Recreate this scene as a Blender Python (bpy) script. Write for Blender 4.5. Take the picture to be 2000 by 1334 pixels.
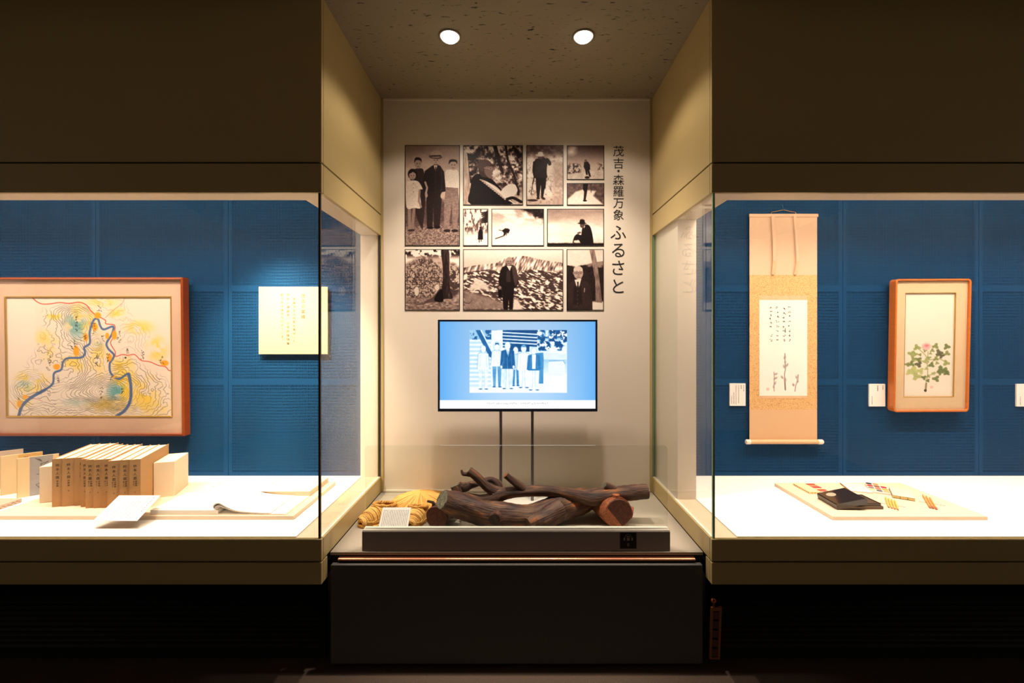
import bpy, bmesh, math, random
import numpy as np
from mathutils import Matrix, Vector

# ------------------------------------------------------------------ clear
for o in list(bpy.data.objects):
    bpy.data.objects.remove(o, do_unlink=True)
scene = bpy.context.scene
COL = scene.collection

# ------------------------------------------------------------------ camera
cam_d = bpy.data.cameras.new('camera')
cam = bpy.data.objects.new('camera', cam_d)
COL.objects.link(cam)
cam.location = (0, 0, 1.30)
cam.rotation_euler = (math.pi / 2, 0, 0)
cam_d.sensor_width = 36.0
cam_d.lens = 36.0 * 850 / 2000
cam_d.shift_x = -9 / 2000
cam_d.shift_y = -15 / 2000
cam_d.clip_start = 0.02
scene.camera = cam

# ------------------------------------------------------------------ world, lights, exposure
w = bpy.data.worlds.new('gallery_ambient')
scene.world = w
w.use_nodes = True
w.node_tree.nodes['Background'].inputs[0].default_value = (1.0, 0.83, 0.66, 1)
w.node_tree.nodes['Background'].inputs[1].default_value = 0.085

def area_light(name, loc, rot, sx, sy, power, col, spread=math.pi):
    d = bpy.data.lights.new(name, 'AREA')
    d.shape = 'RECTANGLE'; d.size = sx; d.size_y = sy; d.energy = power; d.color = col
    d.spread = spread
    o = bpy.data.objects.new(name, d); COL.objects.link(o)
    o.location = loc; o.rotation_euler = rot
    return o

def spot_light(name, loc, target, power, col, size, blend, radius=0.02):
    d = bpy.data.lights.new(name, 'SPOT')
    d.energy = power; d.color = col; d.spot_size = size; d.spot_blend = blend; d.shadow_soft_size = radius
    o = bpy.data.objects.new(name, d); COL.objects.link(o)
    o.location = loc
    o.rotation_euler = (Vector(target) - Vector(loc)).to_track_quat('-Z', 'Y').to_euler()
    return o

WARM = (1.0, 0.79, 0.64)
DOWN = (1.0, 0.85, 0.72)
for s, nm in ((-1, 'left'), (1, 'right')):
    area_light('case_strip_light_' + nm, (s * 2.02, 1.815, 2.20), (math.radians(-5), 0, 0), 2.35, 0.08, 44, WARM, math.radians(125))
spot_light('panel_spot', (-1.27, 1.775, 2.02), (-1.245, 2.36, 1.10), 200, (1.0, 0.85, 0.60), math.radians(66), 1.0, 0.02)
for s, nm in ((-1, 'left'), (1, 'right')):
    spot_light('downlight_beam_' + nm, (s * 0.288, 1.877, 2.525), (s * 0.30, 2.28, 0.5), 80, DOWN,
               math.radians(88), 1.0, 0.03)
    spot_light('downlight_spill_' + nm, (s * 0.288, 1.877, 2.525), (s * 0.288, 1.90, 1.0), 11, DOWN,
               math.radians(140), 0.35, 0.03)
scene.view_settings.view_transform = 'Standard'
scene.view_settings.look = 'None'
scene.view_settings.exposure = 0.0
scene.view_settings.gamma = 1.0
scene.view_settings.use_curve_mapping = False

# ------------------------------------------------------------------ helpers
F, CX, CY, EYE = 850.0, 1009.0, 652.0, 1.30
def P(px, py, D):
    return ((px - CX) * D / F, D, EYE - (py - CY) * D / F)

def lin(c):
    c = np.asarray(c, float)
    return np.where(c <= 0.04045, c / 12.92, ((c + 0.055) / 1.055) ** 2.4)
def rgb(r, g, b):
    return tuple(lin([r / 255, g / 255, b / 255]))

MATS = {}
def mat(name, col, rough=0.5, metal=0.0, spec=0.5, var=0.06, vscale=12.0, bump=0.0, bscale=60.0,
        stretch=(1, 1, 1), col2=None, coat=0.0, emit=None, estr=0.0):
    if name in MATS:
        return MATS[name]
    m = bpy.data.materials.new(name); m.use_nodes = True
    nt = m.node_tree; N = nt.nodes; L = nt.links
    b = N['Principled BSDF']
    b.inputs['Roughness'].default_value = rough
    b.inputs['Metallic'].default_value = metal
    b.inputs['Specular IOR Level'].default_value = spec
    b.inputs['Coat Weight'].default_value = coat
    tc = N.new('ShaderNodeTexCoord'); mp = N.new('ShaderNodeMapping')
    mp.inputs['Scale'].default_value = stretch
    L.new(tc.outputs['Object'], mp.inputs['Vector'])
    nz = N.new('ShaderNodeTexNoise'); nz.inputs['Scale'].default_value = vscale
    nz.inputs['Detail'].default_value = 4
    L.new(mp.outputs[0], nz.inputs['Vector'])
    mx = N.new('ShaderNodeMix'); mx.data_type = 'RGBA'
    c = np.array(col)
    a = col2 if col2 is not None else tuple(np.clip(c * (1 - var * 2), 0, 1))
    d = tuple(np.clip(c * (1 + var), 0, 1)) if col2 is None else tuple(c)
    mx.inputs['A'].default_value = (*a, 1); mx.inputs['B'].default_value = (*d, 1)
    L.new(nz.outputs['Fac'], mx.inputs['Factor'])
    L.new(mx.outputs['Result'], b.inputs['Base Color'])
    if bump > 0:
        n2 = N.new('ShaderNodeTexNoise'); n2.inputs['Scale'].default_value = bscale; n2.inputs['Detail'].default_value = 5
        L.new(mp.outputs[0], n2.inputs['Vector'])
        bp = N.new('ShaderNodeBump'); bp.inputs['Strength'].default_value = bump; bp.inputs['Distance'].default_value = 0.004
        L.new(n2.outputs['Fac'], bp.inputs['Height']); L.new(bp.outputs[0], b.inputs['Normal'])
    if emit is not None:
        b.inputs['Emission Color'].default_value = (*emit, 1); b.inputs['Emission Strength'].default_value = estr
    MATS[name] = m
    return m

def glass_mat(name, tint=(0.97, 0.985, 0.97), rough=0.0, k=1.0):
    """clear pane: Schlick reflection over a lightly tinted see-through body"""
    m = bpy.data.materials.new(name); m.use_nodes = True
    nt = m.node_tree; N = nt.nodes; L = nt.links
    N.clear()
    out = N.new('ShaderNodeOutputMaterial'); mix = N.new('ShaderNodeMixShader')
    tr = N.new('ShaderNodeBsdfTransparent'); tr.inputs[0].default_value = (*tint, 1)
    gl = N.new('ShaderNodeBsdfGlossy'); gl.inputs['Roughness'].default_value = rough
    gl.inputs['Color'].default_value = (1, 1, 1, 1)
    ge = N.new('ShaderNodeNewGeometry'); dt = N.new('ShaderNodeVectorMath'); dt.operation = 'DOT_PRODUCT'
    L.new(ge.outputs['Incoming'], dt.inputs[0]); L.new(ge.outputs['Normal'], dt.inputs[1])
    ab = N.new('ShaderNodeMath'); ab.operation = 'ABSOLUTE'; L.new(dt.outputs['Value'], ab.inputs[0])
    om = N.new('ShaderNodeMath'); om.operation = 'SUBTRACT'; om.inputs[0].default_value = 1.0; L.new(ab.outputs[0], om.inputs[1])
    pw = N.new('ShaderNodeMath'); pw.operation = 'POWER'; pw.inputs[1].default_value = 5.0; L.new(om.outputs[0], pw.inputs[0])
    ma = N.new('ShaderNodeMath'); ma.operation = 'MULTIPLY_ADD'
    ma.inputs[1].default_value = 0.96 * k; ma.inputs[2].default_value = 0.04 * k; L.new(pw.outputs[0], ma.inputs[0])
    L.new(ma.outputs[0], mix.inputs[0]); L.new(tr.outputs[0], mix.inputs[1]); L.new(gl.outputs[0], mix.inputs[2])
    L.new(mix.outputs[0], out.inputs[0])
    return m

def tag(o, label=None, cat=None, group=None, kind=None):
    if label: o['label'] = label
    if cat: o['category'] = cat
    if group: o['group'] = group
    if kind: o['kind'] = kind
    return o

def empty(name, loc, label, cat, rot=(0, 0, 0), group=None):
    o = bpy.data.objects.new(name, None); COL.objects.link(o)
    o.empty_display_size = 0.05
    o.location = loc; o.rotation_euler = rot
    return tag(o, label, cat, group)

def basis(o):
    return Matrix.Translation(o.location) @ o.rotation_euler.to_matrix().to_4x4()

class MB:
    """collects shapes, builds ONE mesh object"""
    def __init__(s):
        s.v = []; s.f = []; s.m = []; s.uv = {}
    def add(s, vs, fs, mi=0, uvs=None):
        b = len(s.v); s.v += [tuple(p) for p in vs]
        for i, f in enumerate(fs):
            s.f.append(tuple(b + k for k in f)); s.m.append(mi)
            if uvs: s.uv[len(s.f) - 1] = uvs[i]
        return s
    def box(s, x0, x1, y0, y1, z0, z1, mi=0):
        vs = [(x, y, z) for x in (x0, x1) for y in (y0, y1) for z in (z0, z1)]
        return s.add(vs, [(0, 1, 3, 2), (4, 6, 7, 5), (0, 4, 5, 1), (2, 3, 7, 6), (0, 2, 6, 4), (1, 5, 7, 3)], mi)
    def prism_y(s, pts, y0, y1, mi=0):
        n = len(pts)
        vs = [(x, y0, z) for x, z in pts] + [(x, y1, z) for x, z in pts]
        fs = [tuple(range(n)), tuple(range(2 * n - 1, n - 1, -1))] + [(i, i + n, (i + 1) % n + n, (i + 1) % n) for i in range(n)]
        return s.add(vs, fs, mi)
    def prism_z(s, pts, z0, z1, mi=0):
        n = len(pts)
        vs = [(x, y, z0) for x, y in pts] + [(x, y, z1) for x, y in pts]
        fs = [tuple(range(n - 1, -1, -1)), tuple(range(n, 2 * n))] + [(i, (i + 1) % n, (i + 1) % n + n, i + n) for i in range(n)]
        return s.add(vs, fs, mi)
    def prism_x(s, pts, x0, x1, mi=0):
        n = len(pts)
        vs = [(x0, y, z) for y, z in pts] + [(x1, y, z) for y, z in pts]
        fs = [tuple(range(n - 1, -1, -1)), tuple(range(n, 2 * n))] + [(i, (i + 1) % n, (i + 1) % n + n, i + n) for i in range(n)]
        return s.add(vs, fs, mi)
    def ring_y(s, outer, inner, y0, y1, mi=0):
        n = len(outer)
        vs = [(x, y, z) for y in (y0, y1) for loop in (outer, inner) for x, z in loop]
        fs = []
        for i in range(n):
            j = (i + 1) % n
            fs += [(i, j, n + j, n + i), (2 * n + i, 3 * n + i, 3 * n + j, 2 * n + j),
                   (i, 2 * n + i, 2 * n + j, j), (n + i, n + j, 3 * n + j, 3 * n + i)]
        return s.add(vs, fs, mi)
    def tube(s, pts, rad, seg=8, mi=0, caps=True, capmi=None, wob=0.0, ridge=0.0, nr=7, seed=0, usc=1.0, closed=False):
        rnd = random.Random(seed)
        pts = [Vector(p) for p in pts]; n = len(pts)
        if not hasattr(rad, '__len__'): rad = [rad] * n
        ph = [rnd.random() * 6.28 for _ in range(6)]
        up = None; rings = []; ln = 0.0; lens = []
        for i, p in enumerate(pts):
            t = (pts[min(i + 1, n - 1)] - pts[max(i - 1, 0)]).normalized()
            if closed: t = (pts[(i + 1) % n] - pts[i - 1]).normalized()
            if up is None:
                up = Vector((0, 0, 1)) if abs(t.z) < 0.9 else Vector((0, 1, 0))
            side = t.cross(up).normalized(); up = side.cross(t).normalized()
            if i: ln += (p - pts[i - 1]).length
            lens.append(ln)
            ring = []
            for k in range(seg):
                a = 2 * math.pi * k / seg
                r = rad[i]
                r *= 1 + wob * (math.sin(2 * a + ph[0] + i * 0.35) * 0.6 + math.sin(3 * a + ph[1] - i * 0.22) * 0.4)
                r *= 1 + ridge * (math.sin(nr * a + ph[2] + 0.18 * math.sin(i * 0.9 + ph[3]) * 3) * 0.5 + math.sin(nr * 2.3 * a + ph[4]) * 0.35 + (rnd.random() - 0.5) * 0.9)
                ring.append(p + (side * math.cos(a) + up * math.sin(a)) * r)
            rings.append(ring)
        vs = [q for r in rings for q in r]; fs = []; uvs = []
        m = n if closed else n - 1
        for i in range(m):
            i2 = (i + 1) % n
            for k in range(seg):
                k2 = (k + 1) % seg
                fs.append((i * seg + k, i * seg + k2, i2 * seg + k2, i2 * seg + k))
                u0, u1 = lens[i] * usc, (lens[i + 1] if i + 1 < n else ln) * usc
                uvs.append([(u0, k / seg), (u0, (k + 1) / seg), (u1, (k + 1) / seg), (u1, k / seg)])
        s.add(vs, fs, mi, uvs)
        if caps and not closed:
            cm = mi if capmi is None else capmi
            s.add(rings[0], [tuple(range(seg - 1, -1, -1))], cm); s.add(rings[-1], [tuple(range(seg))], cm)
        return s
    def build(s, name, mats, parent=None, local=False, smooth=False, bevel=0.0, seg=1, loc=None):
        vs = s.v
        if parent is not None and not local:
            inv = basis(parent).inverted()
            vs = [tuple(inv @ Vector(p)) for p in vs]
        org = None
        if parent is None:
            a = np.array(vs); org = Vector((*((a.min(0) + a.max(0)) / 2)[:2], a[:, 2].min()))
            vs = [tuple(Vector(p) - org) for p in vs]
        me = bpy.data.meshes.new(name)
        me.from_pydata(vs, [], s.f)
        if not isinstance(mats, (list, tuple)): mats = [mats]
        for m in mats: me.materials.append(m)
        me.polygons.foreach_set('material_index', s.m)
        if s.uv:
            ul = me.uv_layers.new(name='UVMap')
            for pi, co in s.uv.items():
                for li, c in zip(me.polygons[pi].loop_indices, co):
                    ul.data[li].uv = c
        if bevel > 0:
            bm = bmesh.new(); bm.from_mesh(me)
            bmesh.ops.remove_doubles(bm, verts=bm.verts, dist=1e-6)
            bmesh.ops.bevel(bm, geom=[e for e in bm.edges if len(e.link_faces) == 2 and e.calc_face_angle(0) > 0.5],
                            offset=bevel, segments=seg, affect='EDGES', profile=0.6)
            bmesh.ops.recalc_face_normals(bm, faces=bm.faces)
            bm.to_mesh(me); bm.free()
        else:
            bm = bmesh.new(); bm.from_mesh(me)
            bmesh.ops.recalc_face_normals(bm, faces=bm.faces)
            bm.to_mesh(me); bm.free()
        if smooth:
            me.polygons.foreach_set('use_smooth', [True] * len(me.polygons))
        me.update()
        o = bpy.data.objects.new(name, me); COL.objects.link(o)
        if parent is not None: o.parent = parent
        if org is not None: o.location = org
        return o

def box(name, x0, x1, y0, y1, z0, z1, m, parent=None, local=False, bevel=0.0, seg=1):
    return MB().box(x0, x1, y0, y1, z0, z1).build(name, m, parent, local, bevel=bevel, seg=seg)

def spline(pts, n):
    """Catmull-Rom through pts (any tuple length)"""
    p = [np.array(q, float) for q in pts]
    p = [2 * p[0] - p[1]] + p + [2 * p[-1] - p[-2]]
    out = []
    for i in range(1, len(p) - 2):
        for k in range(n):
            t = k / n
            out.append(0.5 * (2 * p[i] + (p[i + 1] - p[i - 1]) * t + (2 * p[i - 1] - 5 * p[i] + 4 * p[i + 1] - p[i + 2]) * t * t
                              + (3 * p[i] - p[i - 1] - 3 * p[i + 1] + p[i + 2]) * t ** 3))
    out.append(p[-2])
    return out

def rrect(x0, x1, z0, z1, r, n=5):
    out = []
    for cx, cz, a0 in ((x1 - r, z1 - r, 0), (x0 + r, z1 - r, 90), (x0 + r, z0 + r, 180), (x1 - r, z0 + r, 270)):
        for k in range(n + 1):
            a = math.radians(a0 + 90 * k / n)
            out.append((cx + r * math.cos(a), cz + r * math.sin(a)))
    return out

# --- lettering: glyph outlines of Blender's own built-in font
GLYPH = {}
def glyph(ch):
    if ch not in GLYPH:
        cu = bpy.data.curves.new('g', 'FONT'); cu.body = ch; cu.size = 1.0; cu.resolution_u = 3
        cu.fill_mode = 'FRONT'
        ob = bpy.data.objects.new('g', cu); COL.objects.link(ob)
        bpy.context.view_layer.update()
        dg = bpy.context.evaluated_depsgraph_get()
        me = bpy.data.meshes.new_from_object(ob.evaluated_get(dg))
        v = [tuple(q.co) for q in me.vertices]; f = [tuple(p.vertices) for p in me.polygons]
        bpy.data.objects.remove(ob); bpy.data.curves.remove(cu); bpy.data.meshes.remove(me)
        GLYPH[ch] = (v, f)
    return GLYPH[ch]

def letters(mb, text, x, z, size, to3d, step=None, vertical=True, sx=1.0, mi=0):
    """text in a plane; (x,z) = centre of the first character; to3d maps plane -> space"""
    step = step or size
    for i, ch in enumerate(text):
        if ch in ' \u3000': continue
        v, f = glyph(ch)
        if not v: continue
        a = np.array(v)
        cx, cy = (a[:, 0].min() + a[:, 0].max()) / 2, (a[:, 1].min() + a[:, 1].max()) / 2
        if ch in '、。': cx, cy = cx - 0.35, cy - 0.35
        ox, oz = (x, z - i * step) if vertical else (x + i * step, z)
        mb.add([to3d(ox + (p[0] - cx) * size * sx, oz + (p[1] - cy) * size) for p in v], f, mi)
    return mb
# ------------------------------------------------------------------ materials
M_khaki = mat('khaki_painted_metal', rgb(188, 166, 112), rough=0.34, spec=0.5, var=0.02, vscale=3)
M_gap = mat('black_shadow_gap', (0.004, 0.004, 0.004), rough=0.8, var=0)
M_black = mat('black_louvre_paint', (0.006, 0.0065, 0.007), rough=0.45, var=0.05)
M_wall = mat('cream_wall_panel', rgb(230, 217, 200), rough=0.5, spec=0.35, var=0.012, vscale=4)
M_soffit = mat('case_soffit_beige', rgb(220, 200, 175), rough=0.55, var=0.02)
M_whitefloor = mat('white_case_cloth', rgb(246, 243, 238), rough=0.85, spec=0.2, var=0.01, vscale=200)
M_strip = mat('beige_case_border', rgb(206, 186, 160), rough=0.7, spec=0.2, var=0.02)
M_attic = mat('white_light_box', (0.75, 0.73, 0.7), rough=0.8, var=0.02)
M_stone = mat('speckled_grey_stone', rgb(176, 166, 148), rough=0.75, var=0.16, vscale=420, bump=0.12, bscale=500)
M_dark_stone = mat('dark_rough_stone', rgb(84, 82, 77), rough=0.8, var=0.2, vscale=240, bump=0.35, bscale=160)
M_copper = mat('brushed_copper', rgb(214, 140, 108), rough=0.32, metal=1.0, var=0.05, vscale=30, stretch=(1, 30, 30))
M_carpet = mat('dark_brown_carpet', rgb(96, 81, 70), rough=0.95, spec=0.1, var=0.3, vscale=260, bump=0.4, bscale=400)
M_glass = glass_mat('clear_case_glass')
M_glass_thin = glass_mat('clear_picture_glazing', (0.985, 0.985, 0.98), k=0.6)
M_acrylic = glass_mat('clear_acrylic', (0.96, 0.95, 0.93), k=1.0)
M_green = mat('green_glass_edge', rgb(150, 190, 150), rough=0.25, var=0.05, vscale=40)
M_seal = mat('dark_bronze_seal', rgb(70, 55, 38), rough=0.4, var=0.05)
M_rail = mat('grey_bronze_rail', rgb(158, 150, 144), rough=0.42, metal=0.1, var=0.04, vscale=20)
M_edge_light = mat('pale_rail_edge', rgb(226, 220, 206), rough=0.4, var=0.02)
M_ink = mat('black_ink', (0.012, 0.010, 0.009), rough=0.6, var=0.1)
M_softink = mat('grey_ink', rgb(110, 100, 95), rough=0.7, var=0.1)
M_goldink = mat('ochre_ink', rgb(118, 70, 26), rough=0.7, var=0.05)
M_paper = mat('white_paper', rgb(244, 240, 234), rough=0.85, spec=0.2, var=0.015, vscale=80)
M_card = mat('white_card', rgb(240, 236, 230), rough=0.7, var=0.01)

def ceiling_mat():
    m = mat('fissured_ceiling_board', rgb(150, 138, 116), rough=0.95, spec=0.1, var=0.03, vscale=6)
    nt = m.node_tree; N = nt.nodes; L = nt.links
    b = N['Principled BSDF']
    tc = N.new('ShaderNodeTexCoord'); mp = N.new('ShaderNodeMapping'); mp.inputs['Scale'].default_value = (26, 95, 1)
    L.new(tc.outputs['Object'], mp.inputs['Vector'])
    nz = N.new('ShaderNodeTexNoise'); nz.inputs['Scale'].default_value = 1.0; nz.inputs['Detail'].default_value = 3
    nz.inputs['Distortion'].default_value = 0.6
    L.new(mp.outputs[0], nz.inputs['Vector'])
    r = N.new('ShaderNodeValToRGB'); r.color_ramp.elements[0].position = 0.295; r.color_ramp.elements[1].position = 0.36
    r.color_ramp.elements[0].color = (0.22, 0.22, 0.22, 1); r.color_ramp.elements[1].color = (1, 1, 1, 1)
    L.new(nz.outputs['Fac'], r.inputs[0])
    old = b.inputs['Base Color'].links[0].from_socket
    mx = N.new('ShaderNodeMix'); mx.data_type = 'RGBA'; mx.blend_type = 'MULTIPLY'; mx.inputs['Factor'].default_value = 1
    L.new(old, mx.inputs['A']); L.new(r.outputs[0], mx.inputs['B']); L.new(mx.outputs['Result'], b.inputs['Base Color'])
    bp = N.new('ShaderNodeBump'); bp.inputs['Strength'].default_value = 0.6; bp.inputs['Distance'].default_value = 0.004
    L.new(r.outputs[0], bp.inputs['Height']); L.new(bp.outputs[0], b.inputs['Normal'])
    return m
M_ceil = ceiling_mat()

def perf_mat(name, width):
    """blue sheet metal, punched with upright slots in three fields"""
    m = bpy.data.materials.new(name); m.use_nodes = True
    nt = m.node_tree; N = nt.nodes; L = nt.links
    b = N['Principled BSDF']
    b.inputs['Base Color'].default_value = (*rgb(22, 66, 108), 1)
    b.inputs['Roughness'].default_value = 0.40
    b.inputs['Specular IOR Level'].default_value = 0.08
    out = N['Material Output']
    tc = N.new('ShaderNodeTexCoord'); sp = N.new('ShaderNodeSeparateXYZ'); L.new(tc.outputs['Object'], sp.inputs[0])
    def M(op, a, c=None, d=None):
        n = N.new('ShaderNodeMath'); n.operation = op
        for i, q in enumerate((a, c, d)):
            if q is None: continue
            if isinstance(q, (int, float)): n.inputs[i].default_value = q
            else: L.new(q, n.inputs[i])
        return n.outputs[0]
    X, Z = sp.outputs['X'], sp.outputs['Z']
    def inside(v, lo, hi):
        return M('MULTIPLY', M('GREATER_THAN', v, lo), M('LESS_THAN', v, hi))
    fx = M('FRACT', M('DIVIDE', M('SUBTRACT', X, 0.021), 0.0083))
    zf = M('FLOORED_MODULO', Z, 0.5113)
    fz = M('FRACT', M('DIVIDE', M('SUBTRACT', zf, 0.0165), 0.0166))
    hole = M('MULTIPLY', inside(fx, 0.0, 0.5), inside(fz, 0.16, 0.84))
    fld = M('MULTIPLY', inside(X, 0.021, width - 0.021), inside(zf, 0.0165, 0.4975))
    mask = M('MULTIPLY', hole, fld)
    tr = N.new('ShaderNodeBsdfTransparent'); mix = N.new('ShaderNodeMixShader')
    L.new(mask, mix.inputs[0]); L.new(b.outputs[0], mix.inputs[1]); L.new(tr.outputs[0], mix.inputs[2])
    L.new(mix.outputs[0], out.inputs['Surface'])
    return m
M_backing = mat('blue_backing_board', rgb(44, 116, 172), rough=0.5, var=0.03)

# ------------------------------------------------------------------ the setting
def st(o):
    return tag(o, kind='structure')
st(box('floor', -3.4, 3.4, -2.6, 2.5, -0.1, 0.0, M_carpet))
st(box('ceiling', -3.4, 3.4, -2.6, 2.5, 2.585, 2.685, M_ceil))
wall = st(box('wall_back', -0.7405, 0.7405, 2.38, 2.50, 0.0, 2.585, M_wall))
box('edge_trim', -0.7405, -0.7275, 2.374, 2.38, 0.437, 2.585, M_khaki, wall)
box('edge_trim', 0.7275, 0.7405, 2.374, 2.38, 0.437, 2.585, M_khaki, wall)
box('top_trim', -0.7275, 0.7275, 2.3755, 2.38, 2.577, 2.585, M_wall, wall)
box('skirting', -0.7275, 0.7275, 2.372, 2.38, 0.437, 0.4465, M_wall, wall)

# ------------------------------------------------------------------ the two glazed wall cases
XE = 3.30
def display_case(s, label):
    t = empty('display_case', (s * 2.02, 2.0, 0), label, 'display case')
    def bx(name, xa, xb, y0, y1, z0, z1, m, **k):
        a, b = sorted((s * xa, s * xb))
        return box(name, a, b, y0, y1, z0, z1, m, t, **k)
    Y0, YB = 1.65, 2.38
    # upper fascia, two bands with a shadow line, front and return
    bx('fascia_panel', 0.74, XE, Y0, Y0 + 0.016, 1.952, 2.584, M_khaki, bevel=0.0012)
    bx('fascia_trim', 0.74, XE, Y0, Y0 + 0.016, 1.836, 1.946, M_khaki, bevel=0.0012)
    bx('return_panel', 0.74, 0.756, Y0 + 0.0185, YB - 0.007, 1.952, 2.584, M_khaki, bevel=0.0012)
    bx('return_trim', 0.74, 0.756, Y0 + 0.0185, YB - 0.007, 1.836, 1.946, M_khaki, bevel=0.0012)
    mb = MB()
    for xa, xb, y0, y1 in ((0.746, XE, Y0 + 0.010, Y0 + 0.022), (0.746, 0.762, Y0 + 0.022, YB)):
        a, b = sorted((s * xa, s * xb)); mb.box(a, b, y0, y1, 1.842, 2.583)
    mb.build('fascia_core', M_gap, t)
    # soffit border inside the case
    bx('soffit_rail', 0.757, XE, Y0 + 0.017, 1.752, 1.838, 1.850, M_soffit)
    bx('soffit_rail', 0.757, 0.848, 1.752, YB - 0.001, 1.838, 1.850, M_soffit)
    # light box above
    mb = MB()
    for xa, xb, y0, y1, z0, z1 in ((0.765, XE, Y0 + 0.024, Y0 + 0.03, 1.851, 2.5), (0.765, 0.772, Y0 + 0.03, YB, 1.851, 2.5),
                                   (0.765, XE, Y0 + 0.024, YB, 2.5, 2.51)):
        a, b = sorted((s * xa, s * xb)); mb.box(a, b, y0, y1, z0, z1)
    mb.build('light_box', M_attic, t)
    # plinth below the glass
    bx('sill_panel', 0.74, XE, Y0, Y0 + 0.016, 0.4375, 0.520, M_khaki, bevel=0.0012)
    bx('sill_return', 0.74, 0.756, Y0 + 0.0185, YB - 0.007, 0.4375, 0.520, M_khaki, bevel=0.0012)
    bx('base_panel', 0.74, XE, Y0, Y0 + 0.016, 0.349, 0.4315, M_khaki, bevel=0.0012)
    bx('base_return', 0.74, 0.756, Y0 + 0.0185, 1.703, 0.349, 0.4315, M_khaki, bevel=0.0012)
    bx('plinth_core', 0.746, XE, Y0 + 0.010, YB, 0.351, 0.517, M_gap)
    bx('case_floor', 0.757, XE, Y0 + 0.017, YB, 0.505, 0.5195, M_strip)
    bx('white_floor_board', 0.845, XE, 1.667, YB - 0.002, 0.520, 0.524, M_whitefloor)
    # louvred base
    bx('kick_board', 0.765, XE, 1.745, 1.765, 0.0, 0.35, M_gap)
    sl = None
    for k in range(13):
        z = 0.068 + k * 0.0212
        if sl is None:
            mb = MB(); a, b = sorted((s * 0.762, s * XE))
            mb.prism_x([(1.712, z), (1.716, z - 0.002), (1.738, z + 0.015), (1.734, z + 0.017)], a, b)
            sl = mb.build('louvre_slat', M_black, t)
        else:
            c = sl.copy(); COL.objects.link(c); c.parent = t; c.location.z = k * 0.0212
    # back wall: perforated blue sheets before a backing board
    bx('backing_board', 0.76, XE, 2.398, 2.41, 0.52, 2.5, M_backing)
    joints = [0.851, 1.577, 2.302, 3.03, XE] if s < 0 else [0.848, 1.036, 1.784, 2.528, XE]
    for i in range(4):
        a, b = joints[i] + 0.0012, joints[i + 1] - 0.0012
        lo = min(s * a, s * b)
        pn = MB().box(0, b - a, 0, 0.002, 0, 1.95).build('perforated_panel', perf_mat('blue_perforated_sheet', b - a), t, local=True)
        pn.location = (lo - t.location.x, 2.38 - t.location.y, 0.525)
    if s < 0:
        bx('end_panel', 0.757, 0.851, 2.372, 2.396, 0.5195, 1.838, M_wall)
    else:
        bx('end_pillar', 0.759, 0.846, 2.05, 2.396, 0.5200, 1.838, M_wall)
    bx('end_wall', XE, XE + 0.02, Y0, 2.41, 0.0, 2.584, M_attic)
    # glass
    bx('front_glass', 0.7555, XE, 1.656, 1.664, 0.5200, 1.838, M_glass)
    bx('side_glass', 0.7465, 0.7545, 1.665, YB - 0.008, 0.5200, 1.838, M_glass)
    bx('corner_seal', 0.7465, 0.7545, 1.656, 1.664, 0.5200, 1.836, M_seal if s < 0 else M_green)
    bx('back_seal', 0.7455, 0.7555, 2.372, 2.378, 0.5200, 1.836, M_seal if s < 0 else M_green)
    bx('glass_bead', 0.7455, 0.7555, 1.666, 2.37, 0.5200, 0.5225, M_edge_light)
    return t
CASE_L = display_case(-1, 'glazed wall case on the left holding the framed map and the row of brown books')
CASE_R = display_case(1, 'glazed wall case on the right holding the hanging scroll and the writing tools')

# ------------------------------------------------------------------ counter in the recess
t = empty('display_counter', (0, 2.04, 0), 'grey stone counter with dark front panel and copper strip in the central recess', 'counter')
box('counter_top', -0.7385, 0.7385, 1.7225, 2.371, 0.424, 0.436, M_stone, t, bevel=0.001)
MB().prism_x([(1.7030 + 0.0095 - 0.0095 * math.cos(a), 0.4135 + 0.0062 * math.sin(a)) for a in [math.pi * (k / 12 - 0.5) for k in range(13)]] + [(1.7240, 0.4197), (1.7240, 0.4073)], -0.700, 0.700).build('copper_strip', M_copper, t)
box('front_panel', -0.7225, 0.7225, 1.690, 1.711, 0.018, 0.402, M_dark_stone, t, bevel=0.0015)
box('counter_core', -0.735, 0.735, 1.7245, 2.37, 0.0, 0.4235, M_gap, t)

t = empty('glass_barrier', (0, 1.75, 0.436), 'low clear glass barrier on a grey metal rail before the logs', 'glass barrier')
box('base_rail', -0.614, 0.610, 1.728, 1.772, 0.4365, 0.515, M_rail, t, bevel=0.001)
box('rail_cap', -0.613, 0.609, 1.731, 1.769, 0.515, 0.518, M_edge_light, t)
mb = MB()
rr = [p for p in rrect(-0.608, 0.606, 0.40, 0.851, 0.016) if p[1] > 0.6] + [(-0.608, 0.518), (0.606, 0.518)]
mb.prism_y(rr, 1.748, 1.756)
mb.build('glass_pane', M_glass, t)
st_ = box('audio_guide_sign', P(1211, 0, 1.728)[0], P(1243, 0, 1.728)[0], 1.7268, 1.7279, 0.4475, 0.5115, M_gap, t)
tag(st_, 'black square sign with headphones and the number 8')
mb = MB(); cxs, zc = P(1227, 0, 1.7268)[0], 0.0
d = 1.7265
arc = [(cxs + 0.0135 * math.cos(a), 0.488 + 0.0165 * math.sin(a)) for a in [math.pi * k / 14 for k in range(15)]]
for (xa, za), (xb, zb) in zip(arc[:-1], arc[1:]):
    L_ = math.hypot(xb - xa, zb - za); nx, nz = -(zb - za) / L_ * 0.0007, (xb - xa) / L_ * 0.0007
    mb.add([(xa + nx, d, za + nz), (xb + nx, d, zb + nz), (xb - nx, d, zb - nz), (xa - nx, d, za - nz)], [(0, 1, 2, 3)])
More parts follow.
